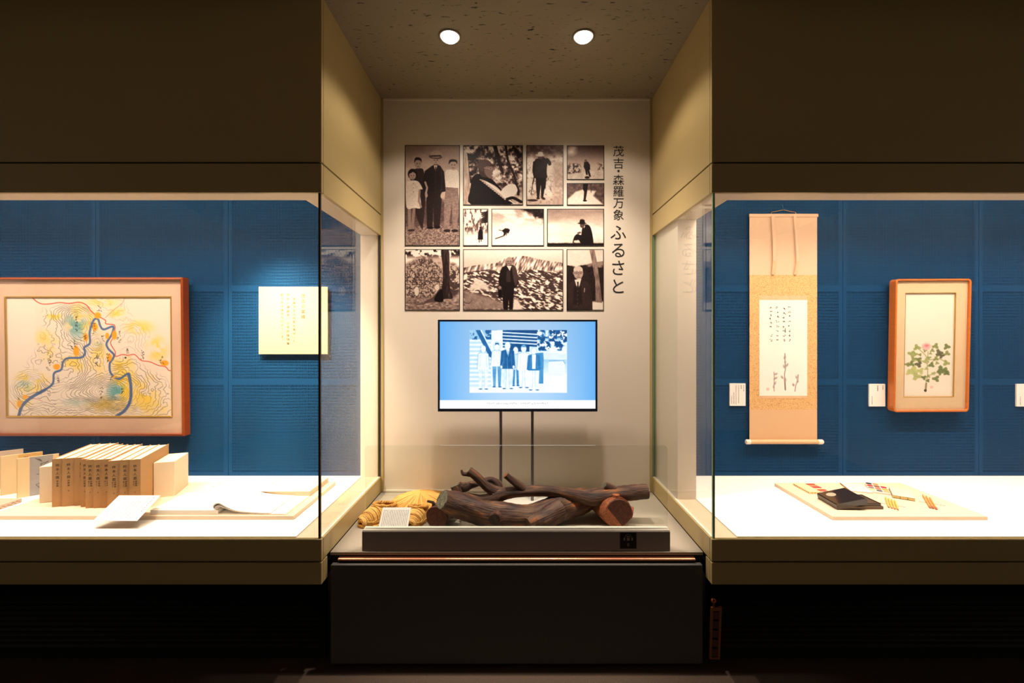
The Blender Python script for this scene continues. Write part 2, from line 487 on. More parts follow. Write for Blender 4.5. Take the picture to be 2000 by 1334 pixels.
for q in (-1, 1):
    mb.box(cxs + q * 0.0162 - 0.0022, cxs + q * 0.0162 + 0.0022, d - 0.0001, d, 0.4805, 0.4915)
    mb.box(cxs + q * 0.0128 - 0.0007, cxs + q * 0.0128 + 0.0007, d - 0.0001, d, 0.4790, 0.4915)
mb.ring_y([(cxs - 0.0055, 0.479), (cxs + 0.0055, 0.479), (cxs + 0.0055, 0.4975), (cxs - 0.0055, 0.4975)],
          [(cxs - 0.0035, 0.4805), (cxs + 0.0035, 0.4805), (cxs + 0.0035, 0.495), (cxs - 0.0035, 0.495)], d - 0.0001, d)
mb.box(cxs - 0.0028, cxs + 0.0028, d - 0.0001, d, 0.4815, 0.4905)
letters(mb, '8', cxs, 0.4635, 0.0185, lambda x, z: (x, d - 0.0001, z))
mb.build('headphone_mark', mat('grey_white_print', rgb(150, 145, 138), rough=0.6, var=0.02), st_ if False else t)

# ------------------------------------------------------------------ downlights in the recess ceiling
M_trim = mat('grey_light_trim', rgb(150, 142, 128), rough=0.4, metal=0.6, var=0.02)
M_bulb = mat('lit_lamp_lens', (1, 0.95, 0.85), rough=0.4, var=0, emit=(1.0, 0.93, 0.80), estr=4.5)
for s, nm in ((-1, 'left'), (1, 'right')):
    t = empty('downlight', (s * 0.288, 1.877, 2.585), 'lit round ceiling downlight, the %s one of the two in the recess' % nm, 'downlight', group='recess downlights')
    mb = MB(); n = 28
    prof = [(0.0475, 0.0), (0.0475, -0.004), (0.044, -0.0065), (0.0395, -0.004), (0.0395, 0.0)]
    vs = [(r * math.cos(2 * math.pi * k / n), r * math.sin(2 * math.pi * k / n), z - 0.0005) for r, z in prof for k in range(n)]
    fs = [(i * n + k, i * n + (k + 1) % n, (i + 1) * n + (k + 1) % n, (i + 1) * n + k) for i in range(len(prof) - 1) for k in range(n)]
    mb.add(vs, fs).build('trim_ring', M_trim, t, local=True, smooth=True)
    mb = MB(); vs = []; R = 7
    for i in range(R):
        a = math.pi / 2 * i / R
        vs += [(0.039 * math.cos(a) * math.cos(2 * math.pi * k / n), 0.039 * math.cos(a) * math.sin(2 * math.pi * k / n), -0.001 - 0.024 * math.sin(a)) for k in range(n)]
    vs.append((0, 0, -0.025))
    fs = [(i * n + k, i * n + (k + 1) % n, (i + 1) * n + (k + 1) % n, (i + 1) * n + k) for i in range(R - 1) for k in range(n)]
    fs += [((R - 1) * n + k, (R - 1) * n + (k + 1) % n, R * n) for k in range(n)]
    mb.add(vs, fs).build('lamp_lens', M_bulb, t, local=True, smooth=True)
# ------------------------------------------------------------------ printed pictures: drawn by code, stored as vertex colours
_rt = np.random.RandomState(7).rand(257, 257)
def vnoise(x, y):
    xi = np.floor(x).astype(int); yi = np.floor(y).astype(int)
    fx = x - xi; fy = y - yi
    fx = fx * fx * (3 - 2 * fx); fy = fy * fy * (3 - 2 * fy)
    a = _rt[xi % 256, yi % 256]; b = _rt[(xi + 1) % 256, yi % 256]
    c = _rt[xi % 256, (yi + 1) % 256]; d = _rt[(xi + 1) % 256, (yi + 1) % 256]
    return (a * (1 - fx) + b * fx) * (1 - fy) + (c * (1 - fx) + d * fx) * fy
def sstep(a, b, v):
    t = np.clip((v - a) / (b - a), 0, 1); return t * t * (3 - 2 * t)

class Cv:
    def __init__(s, x0, y0, x1, y1, n, base=(1, 1, 1)):
        s.x0, s.y0, s.x1, s.y1 = x0, y0, x1, y1
        s.w = max(2, int((x1 - x0) * n)); s.h = max(2, int((y1 - y0) * n))
        s.X, s.Y = np.meshgrid(np.linspace(x0, x1, s.w), np.linspace(y0, y1, s.h))
        s.px = 1.0 / n
        s.c = np.ones((s.h, s.w, 3)) * np.array(base)
    def n(s, fx, fy=None, o=4, seed=0):
        fy = fy or fx; v = 0; a = 1; t = 0
        for i in range(o):
            v = v + a * vnoise(s.X * fx * 2 ** i + seed * 17.3 + i * 31, s.Y * fy * 2 ** i + seed * 9.1 + i * 13); t += a; a *= 0.55
        return v / t
    def put(s, alpha, col):
        col = np.asarray(col, float)
        if col.ndim == 0: col = np.array([col] * 3)
        if col.ndim == 2: col = col[..., None]
        s.c = s.c * (1 - alpha[..., None]) + col * alpha[..., None]
    def sd(s, pts):
        p = np.array(pts, float); d = np.full(s.X.shape, 1e9); ins = np.zeros(s.X.shape, bool)
        for i in range(len(p)):
            a, b = p[i], p[(i + 1) % len(p)]
            e = b - a; L2 = max(e @ e, 1e-9)
            t = np.clip(((s.X - a[0]) * e[0] + (s.Y - a[1]) * e[1]) / L2, 0, 1)
            d = np.minimum(d, np.hypot(s.X - a[0] - t * e[0], s.Y - a[1] - t * e[1]))
            if a[1] != b[1]:
                c = ((a[1] > s.Y) != (b[1] > s.Y)) & (s.X < (b[0] - a[0]) * (s.Y - a[1]) / (b[1] - a[1]) + a[0])
                ins ^= c
        return np.where(ins, -d, d)
    def poly(s, pts, col, soft=1.0, smooth=False, alpha=1.0):
        if smooth:
            q = list(pts); q = [q[-1]] + q + [q[0], q[1]]
            pts = [tuple(v) for v in spline(q, 4)][4:-4]
        s.put(np.clip(0.5 - s.sd(pts) / (s.px * soft), 0, 1) * alpha, col)
    def ell(s, cx, cy, rx, ry, col, rot=0, soft=1.0, alpha=1.0):
        c, q = math.cos(rot), math.sin(rot)
        x = (s.X - cx) * c + (s.Y - cy) * q; y = -(s.X - cx) * q + (s.Y - cy) * c
        d = (np.sqrt((x / rx) ** 2 + (y / ry) ** 2) - 1) * min(rx, ry)
        s.put(np.clip(0.5 - d / (s.px * soft), 0, 1) * alpha, col)
    def line(s, pts, wd, col, alpha=1.0, smooth=False, soft=1.0):
        if smooth: pts = spline(pts, 5)
        p = np.array(pts, float); d = np.full(s.X.shape, 1e9)
        for a, b in zip(p[:-1], p[1:]):
            e = b - a; L2 = max(e @ e, 1e-9)
            t = np.clip(((s.X - a[0]) * e[0] + (s.Y - a[1]) * e[1]) / L2, 0, 1)
            d = np.minimum(d, np.hypot(s.X - a[0] - t * e[0], s.Y - a[1] - t * e[1]))
        s.put(np.clip(0.5 - (d - wd / 2) / (s.px * soft), 0, 1) * alpha, col)
    def sepia(s):
        g = s.c[..., 0] + 0.14 * (s.n(0.32, o=2, seed=77) - 0.5) * np.clip(1.2 - np.abs(s.c[..., 0] - 0.5), 0.3, 1)
        g = np.clip(g, 0, 1)
        k = np.array([0, 0.35, 0.7, 1.0])
        s.c = np.stack([np.interp(g, k, q) for q in ([0.05, 0.38, 0.74, 0.99], [0.03, 0.29, 0.64, 0.96], [0.03, 0.27, 0.57, 0.90])], -1)
        return s

def print_mat(name, emit=0.0, rough=0.45):
    m = bpy.data.materials.new(name); m.use_nodes = True
    N = m.node_tree.nodes; L = m.node_tree.links
    b = N['Principled BSDF']; b.inputs['Roughness'].default_value = rough
    b.inputs['Specular IOR Level'].default_value = 0.12
    a = N.new('ShaderNodeAttribute'); a.attribute_name = 'Col'
    if emit > 0:
        b.inputs['Base Color'].default_value = (0.01, 0.01, 0.01, 1)
        L.new(a.outputs['Color'], b.inputs['Emission Color']); b.inputs['Emission Strength'].default_value = emit
    else:
        L.new(a.outputs['Color'], b.inputs['Base Color'])
    return m
M_print = print_mat('printed_picture')
M_screen = print_mat('lit_screen_picture', emit=1.05, rough=0.2)

def picture(name, cv, tl, tr, bl, m, parent, local=False):
    """grid mesh carrying the drawn picture; corners top-left, top-right, bottom-left"""
    h, w_ = cv.h, cv.w
    tl, tr, bl = (np.array(q, float) for q in (tl, tr, bl))
    if parent is not None and not local:
        inv = basis(parent).inverted()
        tl, tr, bl = (np.array(inv @ Vector(q)) for q in (tl, tr, bl))
    u = np.linspace(0, 1, w_)[None, :, None]; v = np.linspace(0, 1, h)[:, None, None]
    co = (tl + (tr - tl) * u + (bl - tl) * v).reshape(-1, 3)
    idx = np.arange(h * w_).reshape(h, w_)
    q = np.stack([idx[:-1, :-1], idx[1:, :-1], idx[1:, 1:], idx[:-1, 1:]], -1).reshape(-1, 4)
    me = bpy.data.meshes.new(name)
    me.vertices.add(len(co)); me.vertices.foreach_set('co', co.ravel())
    me.loops.add(q.size); me.loops.foreach_set('vertex_index', q.ravel().astype(np.int32))
    me.polygons.add(len(q)); me.polygons.foreach_set('loop_start', np.arange(0, q.size, 4, dtype=np.int32))
    me.update(calc_edges=True)
    at = me.color_attributes.new('Col', 'FLOAT_COLOR', 'POINT')
    c = np.ones((h * w_, 4), np.float32); c[:, :3] = lin(np.clip(cv.c, 0, 1)).reshape(-1, 3)
    at.data.foreach_set('color', c.ravel())
    me.materials.append(m)
    o = bpy.data.objects.new(name, me); COL.objects.link(o); o.parent = parent
    return o

# ---- the eleven sepia photographs (coordinates: 3.81 units per photo pixel)
NP = 0.34
def ph_family():
    c = Cv(85, 58, 485, 797, NP); n1 = c.n(0.012); n2 = c.n(0.11, 0.15, o=4, seed=3)
    c.c[:] = (0.55 + 0.25 * sstep(60, 420, c.Y) + 0.1 * (n1 - 0.5))[..., None]
    c.put(sstep(430, 520, c.Y + 60 * n1), 0.18 + 0.25 * n2)
    c.put(sstep(640, 700, c.Y + 50 * n1), 0.25 + 0.65 * n2 ** 1.4)
    c.poly([(140, 245), (168, 225), (195, 225), (222, 250), (235, 420), (215, 660), (205, 675), (160, 560), (120, 300)], 0.14, smooth=True)
    c.ell(178, 190, 26, 38, 0.56); c.poly([(150, 185), (155, 150), (178, 143), (202, 155), (205, 185), (195, 168), (165, 165)], 0.1, smooth=True)
    c.ell(172, 190, 5, 3, 0.2); c.ell(190, 190, 5, 3, 0.2); c.ell(180, 212, 8, 2.5, 0.3)
    c.poly([(384, 250), (420, 235), (455, 235), (478, 255), (480, 375), (388, 370)], 0.92 - 0.12 * n2, smooth=True)
    c.poly([(384, 365), (478, 372), (482, 560), (462, 690), (435, 690), (432, 470), (405, 685), (368, 680), (375, 480)], 0.38 + 0.2 * n2)
    c.ell(440, 200, 28, 38, 0.62); c.poly([(408, 195), (412, 165), (440, 158), (468, 168), (470, 195), (458, 178), (425, 178)], 0.08, smooth=True)
    c.ell(431, 200, 5, 3, 0.2); c.ell(451, 200, 5, 3, 0.2); c.ell(441, 222, 8, 2.5, 0.35)
    c.ell(394, 690, 26, 11, 0.12); c.ell(452, 690, 26, 11, 0.12)
    c.poly([(284, 205), (312, 196), (342, 205), (372, 250), (380, 330), (384, 395), (358, 410), (352, 500), (340, 662), (296, 660), (294, 500), (286, 662), (244, 660), (240, 440), (225, 425), (214, 330), (228, 245)], 0.07 + 0.06 * n2)
    c.poly([(296, 205), (322, 205), (309, 248)], 0.85); c.poly([(305, 212), (315, 212), (313, 250), (306, 250)], 0.2)
    c.line([(352, 230), (358, 320), (350, 400)], 4, 0.3, alpha=0.5); c.line([(308, 260), (306, 380)], 3, 0.3, alpha=0.5)
    c.line([(232, 330), (246, 370), (236, 415)], 14, 0.75, alpha=0.8)
    c.ell(362, 425, 15, 26, 0.7, rot=0.3); c.ell(240, 425, 10, 18, 0.6)
    c.ell(311, 165, 28, 38, 0.6); c.ell(300, 165, 6, 3, 0.2); c.ell(322, 165, 6, 3, 0.2); c.poly([(311, 165), (318, 185), (306, 186)], 0.45)
    c.line([(298, 196), (324, 196)], 5, 0.3)
    c.ell(308, 140, 50, 17, 0.3, rot=0.08); c.poly([(272, 140), (278, 104), (308, 92), (340, 100), (350, 136), (310, 146)], 0.62, smooth=True); c.poly([(272, 128), (350, 126), (350, 138), (272, 142)], 0.2)
    c.ell(268, 668, 26, 10, 0.05); c.ell(320, 665, 25, 10, 0.05)
    c.line([(112, 510), (116, 690)], 23, 0.52); c.line([(150, 510), (134, 690)], 21, 0.5)
    c.ell(122, 688, 20, 9, 0.2); c.ell(138, 686, 16, 9, 0.2)
    c.poly([(92, 345), (112, 318), (165, 318), (190, 335), (212, 380), (190, 392), (200, 515), (150, 520), (92, 515)], 0.9 - 0.15 * n2, smooth=True)
    c.line([(190, 390), (184, 470), (200, 512)], 15, 0.55)
    c.ell(138, 268, 36, 40, 0.08); c.ell(137, 278, 25, 32, 0.6); c.poly([(112, 268), (118, 240), (158, 240), (166, 268), (140, 252)], 0.08)
    c.ell(128, 279, 4, 3, 0.2); c.ell(147, 279, 4, 3, 0.2); c.ell(138, 298, 7, 2.5, 0.35)
    for y in (340, 370, 400): c.ell(143, y, 3.5, 3.5, 0.45)
    return c.sepia()
def foliage(c, f=0.03, th=0.5, seed=1, dark=0.06, light=0.9, w=0.12):
    c.put(sstep(th - w, th + w, 0.65 * c.n(f, o=5, seed=seed) + 0.35 * c.n(f * 3.5, o=3, seed=seed + 40)), dark)
def ph_cape():
    c = Cv(519, 58, 953, 493, NP); n2 = c.n(0.05, seed=5)
    c.c[:] = (0.86 + 0.1 * n2)[..., None]
    foliage(c, 0.018, 0.49, 4, 0.1); c.put(sstep(330, 400, c.Y) * (c.X > 730), 0.85 - 0.3 * n2)
    c.put(np.clip(c.n(0.03, seed=9) * 2.4 - 1.1, 0, 1) * sstep(250, 300, c.Y) * (1 - sstep(380, 420, c.Y)) * (c.X > 690), 0.1)
    c.poly([(519, 80), (545, 120), (565, 330), (560, 493), (519, 493)], 0.5 + 0.45 * c.n(0.08, 0.012, seed=2))
    c.poly([(733, 58), (765, 58), (812, 240), (790, 250)], 0.12); c.line([(830, 58), (850, 180), (890, 270), (925, 420)], 17, 0.12, smooth=True)
    c.poly([(585, 290), (640, 265), (720, 300), (780, 360), (840, 430), (870, 493), (572, 493), (568, 380)], 0.04, smooth=True)
    c.ell(680, 235, 52, 58, 0.22); c.poly([(625, 215), (632, 180), (660, 160), (700, 165), (728, 195), (690, 205), (660, 250)], 0.3, smooth=True)
    c.poly([(685, 210), (732, 215), (738, 240), (728, 265), (722, 300), (695, 290), (672, 250)], 0.45, smooth=True)
    c.ell(718, 228, 11, 9, 0.7); c.ell(718, 228, 7, 6, 0.35); c.line([(670, 222), (707, 226)], 3, 0.7)
    for k in range(13):
        x, y = 640 + k * 15, 310 + k * 12
        c.line([(x, y), (x + 40, y + 12), (x + 75, y + 34)], 7, 0.92, alpha=0.85, smooth=True)
    c.line([(690, 330), (760, 370), (830, 440)], 13, 0.9, smooth=True, alpha=0.9)
    c.poly([(795, 395), (850, 345), (905, 350), (915, 400), (860, 450), (815, 440)], 0.88, smooth=True)
    c.line([(840, 455), (885, 445), (945, 475)], 22, 0.06, smooth=True); c.line([(905, 340), (930, 400), (915, 420)], 10, 0.1, smooth=True)
    return c.sepia()
def ph_walker():
    c = Cv(988, 58, 1254, 494, NP); n2 = c.n(0.06, seed=6)
    c.c[:] = (0.82 + 0.12 * n2)[..., None]
    foliage(c, 0.05, 0.62, 2, 0.5)
    c.put((1 - sstep(120, 190, c.Y + 40 * c.n(0.03, seed=8))), 0.18 + 0.4 * n2)
    c.put(sstep(1180, 1215, c.X + 30 * n2) * sstep(150, 200, c.Y), 0.55 + 0.3 * n2)
    c.put(sstep(400, 480, c.Y) * 0.5, 0.55)
    c.poly([(1045, 165), (1075, 150), (1120, 145), (1150, 155), (1168, 190), (1150, 205), (1140, 190), (1134, 250), (1132, 300), (1050, 300), (1030, 245)], 0.08 + 0.08 * n2, smooth=True)
    c.line([(1040, 180), (1034, 240), (1045, 290)], 15, 0.08); c.line([(1160, 195), (1130, 160), (1110, 148)], 16, 0.12)
    c.poly([(1052, 295), (1132, 295), (1126, 370), (1118, 380), (1108, 440), (1092, 440), (1090, 350), (1078, 445), (1062, 445), (1055, 370)], 0.07)
    c.ell(1108, 447, 18, 9, 0.15, rot=0.5); c.ell(1070, 447, 13, 8, 0.12); c.ell(1028, 462, 40, 9, 0.18)
    c.ell(1088, 140, 20, 17, 0.3); c.ell(1083, 128, 32, 10, 0.85); c.ell(1088, 116, 20, 14, 0.92); c.ell(1128, 142, 12, 9, 0.6)
    c.line([(1046, 260), (1016, 418)], 5, 0.1); c.line([(1044, 275), (1030, 340)], 9, 0.1)
    return c.sepia()
def ph_hill():
    c = Cv(1289, 59, 1557, 306, NP); n2 = c.n(0.05, seed=11)
    c.c[:] = (0.36 + 0.42 * sstep(60, 240, c.Y))[..., None]
    c.ell(1315, 100, 30, 22, 0.95, soft=14); c.ell(1330, 75, 16, 10, 0.9, soft=10)
    br = (c.n(0.07, seed=12) > 0.46) * sstep(180, 215, c.Y) * np.clip(1 - np.abs(c.X - 1335) / 62, 0, 1)
    c.put(np.clip(br * 2.5, 0, 1) * 0.9, 0.18); br = (c.n(0.08, seed=13) > 0.5) * sstep(170, 200, c.Y) * sstep(1490, 1530, c.X)
    c.put(br * 0.7, 0.3)
    c.put(sstep(245, 262, c.Y + 0.12 * (c.X - 1420)), 0.92 - 0.2 * n2); foliage(c, 0.09, 0.72, 4, 0.4)
    c.poly([(1412, 178), (1440, 175), (1456, 200), (1458, 235), (1450, 240), (1464, 290), (1450, 290), (1436, 246), (1440, 275), (1426, 275), (1420, 240), (1408, 215)], 0.08, smooth=False)
    c.ell(1424, 168, 10, 9, 0.35); c.ell(1435, 295, 18, 10, 0.12)
    return c.sepia()
def ph_legs():
    c = Cv(1289, 342, 1557, 495, NP); n2 = c.n(0.05, seed=14)
    c.c[:] = (0.18 + 0.35 * n2)[..., None]
    c.poly([(1289, 455), (1350, 400), (1400, 385), (1500, 395), (1480, 430), (1557, 495), (1289, 495)], 0.93 - 0.1 * n2, smooth=False, soft=4)
    c.poly([(1405, 342), (1442, 342), (1436, 390), (1424, 460), (1408, 460), (1412, 400), (1402, 380)], 0.05); c.ell(1418, 466, 15, 7, 0.1)
    c.line([(1463, 345), (1464, 405)], 5, 0.2)
    return c.sepia()
def ph_coat():
    c = Cv(519, 532, 694, 798, NP); c.c[:] = 0.92; n2 = c.n(0.08, 0.03, seed=15)
    c.put(sstep(0.5, 0.66, n2) * (1 - sstep(670, 740, c.Y)), 0.35); c.put(sstep(725, 745, c.Y + 0.12 * c.X - 60), 0.97)
    for k in range(7): c.poly([(694, 545 + k * 12), (640 + 6 * k % 20, 555 + k * 12), (650, 563 + k * 12), (694, 560 + k * 12)], 0.08)
    c.poly([(634, 680), (652, 680), (660, 700), (662, 757), (622, 757), (626, 700)], 0.06); c.ell(644, 670, 9, 11, 0.15)
    c.line([(634, 757), (633, 776)], 6, 0.06); c.line([(648, 757), (648, 770)], 6, 0.06)
    return c.sepia()
def ph_stoop():
    c = Cv(730, 532, 1108, 798, NP); n1 = c.n(0.012, 0.03, seed=16)
    c.c[:] = (0.97 - 0.25 * sstep(0.45, 0.7, n1) * (1 - sstep(560, 700, c.Y)))[..., None]
    c.put(sstep(0.0, 40, (c.X - 905) * 0.5 - (c.Y - 532) + 60 * (c.n(0.04, seed=17) - 0.5)) * sstep(870, 900, c.X), 0.06)
    c.put(sstep(0.55, 0.7, c.n(0.05, seed=18)) * sstep(980, 1100, c.X) * (1 - sstep(620, 680, c.Y)) * 0.5, 0.3)
    c.poly([(800, 690), (825, 672), (850, 674), (862, 686), (850, 712), (838, 704), (826, 725), (812, 728), (815, 706)], 0.06)
    c.line([(780, 685), (812, 692)], 5, 0.15); c.line([(840, 708), (833, 726)], 5, 0.1); c.line([(818, 728), (755, 750)], 8, 0.2)
    return c.sepia()
def ph_seated():
    c = Cv(1145, 532, 1555, 798, NP); n1 = c.n(0.006, 0.014, seed=19)
    c.c[:] = (0.6 + 0.35 * sstep(540, 720, c.Y) + 0.35 * (n1 - 0.5))[..., None]
    c.put(sstep(780, 792, c.Y + 8 * c.n(0.05)), 0.06); c.ell(1235, 795, 45, 10, 0.05)
    c.poly([(1408, 650), (1440, 645), (1462, 670), (1478, 740), (1475, 796), (1400, 796), (1372, 760), (1340, 775), (1328, 780), (1340, 735), (1362, 715), (1390, 722), (1395, 690)], 0.06, smooth=True)
    c.poly([(1360, 705), (1385, 695), (1392, 708), (1368, 718)], 0.35); c.ell(1400, 650, 18, 20, 0.3)
    c.ell(1398, 636, 31, 7, 0.06); c.poly([(1378, 634), (1382, 608), (1398, 604), (1416, 610), (1420, 634)], 0.06)
    c.ell(1352, 770, 16, 8, 0.85); c.line([(1412, 668), (1418, 655)], 4, 0.9)
    return c.sepia()
def ph_tree():
    c = Cv(85, 835, 485, 1276, NP); n1 = c.n(0.01, seed=20)
    c.c[:] = 0.93; c.put(sstep(0, 30, c.Y - 940 + 70 * np.sin((c.X - 60) * 0.008) + 20 * n1), 0.6 + 0.2 * n1)
    n2 = c.n(0.06, o=5, seed=21); m = np.clip(1.15 - np.hypot((c.X - 220) / 165, (c.Y - 1075) / 165) + 0.5 * (c.n(0.03, seed=35) - 0.5), 0, 1)
    c.put(np.clip(m * 5, 0, 1) * sstep(0.30, 0.52, n2), 0.17); c.put(sstep(0.52, 0.62, n2) * np.clip(m * 4, 0, 1), 0.66)
    m = np.clip(1 - np.hypot((c.X - 440) / 70, (c.Y - 1060) / 140), 0, 1); c.put(np.clip(sstep(0.35, 0.5, c.n(0.05, seed=22)) * m * 4, 0, 1), 0.25)
    c.put(sstep(0.45, 0.55, c.n(0.03, seed=23)) * (1 - sstep(860, 910, c.Y)), 0.12)
    c.put(sstep(1170, 1200, c.Y), 0.2 + 0.7 * c.n(0.05, 0.1, seed=24) ** 1.3)
    c.poly([(350, 835), (408, 835), (412, 1000), (420, 1130), (440, 1190), (395, 1195), (340, 1190), (360, 1090), (362, 960)], 0.07 + 0.3 * c.n(0.1, 0.02, seed=25) ** 2, smooth=True)
    c.ell(168, 1140, 17, 34, 0.82); c.ell(320, 1112, 18, 22, 0.8)
    c.poly([(345, 1115), (350, 1160), (360, 1210), (250, 1225), (225, 1235), (235, 1210), (290, 1180)], 0.3, smooth=True)
    c.poly([(300, 1190), (340, 1130), (362, 1140), (365, 1215), (310, 1215)], 0.05, smooth=True)
    return c.sepia()
def ph_mountain():
    c = Cv(519, 835, 1252, 1276, NP); n1 = c.n(0.006, seed=26); n2 = 0.6 * c.n(0.05, 0.085, o=5, seed=27) + 0.4 * vnoise((c.X + c.Y * 0.9) * 0.035, (c.Y - c.X * 0.45) * 0.11)
    c.c[:] = (0.9 - 0.1 * sstep(835, 960, c.Y))[..., None]
    ridge = np.interp(c.X, [519, 620, 760, 820, 960, 1010, 1110, 1180, 1252], [960, 940, 925, 895, 872, 878, 905, 915, 925])
    c.put(sstep(0, 5, c.Y - ridge - 8 * n1), 0.66 + 0.9 * (vnoise((c.X + 0.4 * c.Y) * 0.11, c.Y * 0.035) - 0.5) * (0.5 + c.n(0.02, seed=28)))
    r2 = np.interp(c.X, [519, 700, 900, 1000, 1252], [985, 965, 1000, 960, 985])
    c.put(sstep(0, 12, c.Y - r2 - 20 * n1), 0.22 + 0.72 * sstep(0.44, 0.64, n2))
    c.poly([(550, 1130), (600, 1060), (630, 1045), (690, 1090), (720, 1140), (650, 1125)], 0.72 + 0.2 * n2, soft=6)
    c.poly([(519, 1130), (620, 1160), (760, 1200), (830, 1240), (850, 1276), (519, 1276)], 0.42 + 0.2 * c.n(0.08, seed=29), soft=10)
    c.poly([(880, 1276), (890, 1195), (920, 1200), (960, 1276)], 0.85, soft=5)
    c.line([(525, 1225), (560, 1230), (580, 1205)], 4, 0.25)
    c.poly([(835, 950), (880, 945), (905, 965), (918, 1010), (922, 1070), (912, 1110), (893, 1120), (888, 1180), (884, 1276), (856, 1276), (852, 1200), (846, 1276), (814, 1276), (806, 1180), (800, 1110), (780, 1100), (778, 1050), (792, 985), (805, 960)], 0.06, smooth=False)
    c.poly([(878, 955), (905, 965), (920, 1040), (905, 1100), (890, 1060)], 0.22, smooth=True)
    c.poly([(838, 952), (875, 952), (860, 990)], 0.82); c.poly([(838, 985), (862, 990), (868, 1070), (832, 1070)], 0.16)
    c.ell(857, 918, 22, 30, 0.5); c.ell(857, 905, 21, 17, 0.6); c.ell(849, 918, 5, 3, 0.15); c.ell(866, 918, 5, 3, 0.15); c.line([(848, 936), (866, 936)], 3, 0.2)
    c.poly([(772, 1130), (800, 1128), (806, 1186), (776, 1186)], 0.03); c.ell(787, 1112, 9, 12, 0.5)
    return c.sepia()
def ph_glasses():
    c = Cv(1288, 836, 1553, 1276, NP); n1 = c.n(0.02, seed=30)
    c.c[:] = (0.92 - 0.1 * n1)[..., None]
    c.put(sstep(0, 6, c.Y - np.interp(c.X, [1288, 1380, 1480, 1553], [960, 955, 925, 915])), 0.55)
    c.put(sstep(0, 15, c.Y - 970 + 50 * c.n(0.03, seed=31)), 0.06 + 0.12 * c.n(0.1, seed=32)); c.put(sstep(1205, 1225, c.Y) * sstep(1460, 1480, c.X), 0.88)
    c.poly([(1452, 836), (1490, 836), (1510, 940), (1528, 1060), (1545, 1225), (1498, 1220), (1495, 1060), (1472, 930)], 0.28 + 0.4 * c.n(0.07, 0.02, seed=33))
    c.poly([(1295, 1085), (1335, 1060), (1400, 1050), (1445, 1070), (1470, 1170), (1475, 1276), (1295, 1276)], 0.13 + 0.06 * n1, smooth=False)
    c.poly([(1342, 1056), (1392, 1045), (1375, 1112), (1358, 1112)], 0.88); c.poly([(1360, 1070), (1372, 1070), (1370, 1118), (1362, 1118)], 0.1)
    c.poly([(1335, 1100), (1392, 1100), (1400, 1240), (1330, 1240)], 0.08, alpha=0.6); c.line([(1416, 1118), (1414, 1145)], 4, 0.8)
    for y in (1140, 1170, 1200, 1230): c.ell(1364, y, 3.5, 3.5, 0.35)
    c.ell(1370, 1005, 35, 46, 0.66); c.ell(1368, 982, 34, 27, 0.78)
    for x in (1355, 1386):
        c.ell(x, 1003, 14, 11, 0.25); c.ell(x, 1003, 11.5, 8.5, 0.62); c.ell(x, 1004, 4, 3, 0.15)
    c.line([(1369, 1002), (1373, 1002)], 3, 0.25); c.poly([(1370, 1005), (1378, 1026), (1364, 1027)], 0.48); c.line([(1358, 1036), (1382, 1036)], 5, 0.32); c.ell(1334, 1005, 5, 11, 0.55)
    return c.sepia()

M_border = mat('black_print_border', (0.008, 0.006, 0.005), rough=0.5, var=0.1)
PHOTOS = [
    (791, 284, 898.5, 480.5, ph_family, 'tall sepia photograph of a person in a hat standing with three others'),
    (904.5, 284, 1021.5, 401, ph_cape, 'sepia photograph of a person in a straw cape seated under trees'),
    (1028, 284, 1100.5, 401.5, ph_walker, 'sepia photograph of a person in a pale hat walking away with an umbrella'),
    (1107, 284.5, 1180, 351.5, ph_hill, 'sepia photograph of a small figure climbing a snowy slope under a dark sky'),
    (1107, 358, 1180, 401.5, ph_legs, 'small sepia photograph showing only the legs of a walker on snow'),
    (904.5, 408, 953.5, 480.5, ph_coat, 'narrow sepia photograph of a figure in a long dark coat on snow'),
    (960, 408, 1062.5, 480.5, ph_stoop, 'sepia photograph of a stooping figure alone on a white snow slope'),
    (1068.5, 408, 1179.5, 480.5, ph_seated, 'sepia photograph of a person in a dark hat seated on the ground in profile'),
    (791, 487, 898.5, 606.5, ph_tree, 'sepia photograph of people resting beneath a thick tree trunk'),
    (904.5, 487, 1100, 606.5, ph_mountain, 'wide sepia photograph of a person in a suit before a snowy mountain'),
    (1106.5, 487, 1179, 606.5, ph_glasses, 'sepia portrait photograph of a person with round glasses beside a tree'),
]
for x0, y0, x1, y1, fn, lab in PHOTOS:
    a = P(x0, y0, 2.38); b = P(x1, y1, 2.38)
    t = empty('photograph', ((a[0] + b[0]) / 2, 2.38, b[2]), lab, 'photograph', group='sepia photographs on the recess wall')
    box('border', a[0], b[0], 2.3765, 2.3798, b[2], a[2], M_border, t)
    cv = fn(); g = 0.0040
    picture('picture', cv, (a[0] + g, 2.3760, a[2] - g), (b[0] - g, 2.3760, a[2] - g), (a[0] + g, 2.3760, b[2] + g), M_print, t)

# ---- wall title
t = empty('wall_lettering', (P(1208, 575, 2.38)[0], 2.38, P(0, 575, 2.38)[2]), 'vertical line of black lettering on the wall right of the photographs', 'lettering')
def title(chars, ys, size, cx):
    for ch, y in zip(chars, ys):
        q = P(cx, y, 2.3785); mb = MB()
        v, f = glyph(ch); a = np.array(v); mx, mz = (a.min(0) + a.max(0))[:2] / 2
        S = size * 2.38 / F
        mb.add([(q[0] + (p[0] - mx) * S, 2.3785, q[2] + (p[1] - mz) * S) for p in v], f)
        mb.build('character', M_ink, t)
title('茂吉・森羅万象', (295, 319, 334, 351.5, 374, 397, 419.5), 22.5, 1208)
title('ふるさと', (454, 489, 523, 559), 33, 1207.5)

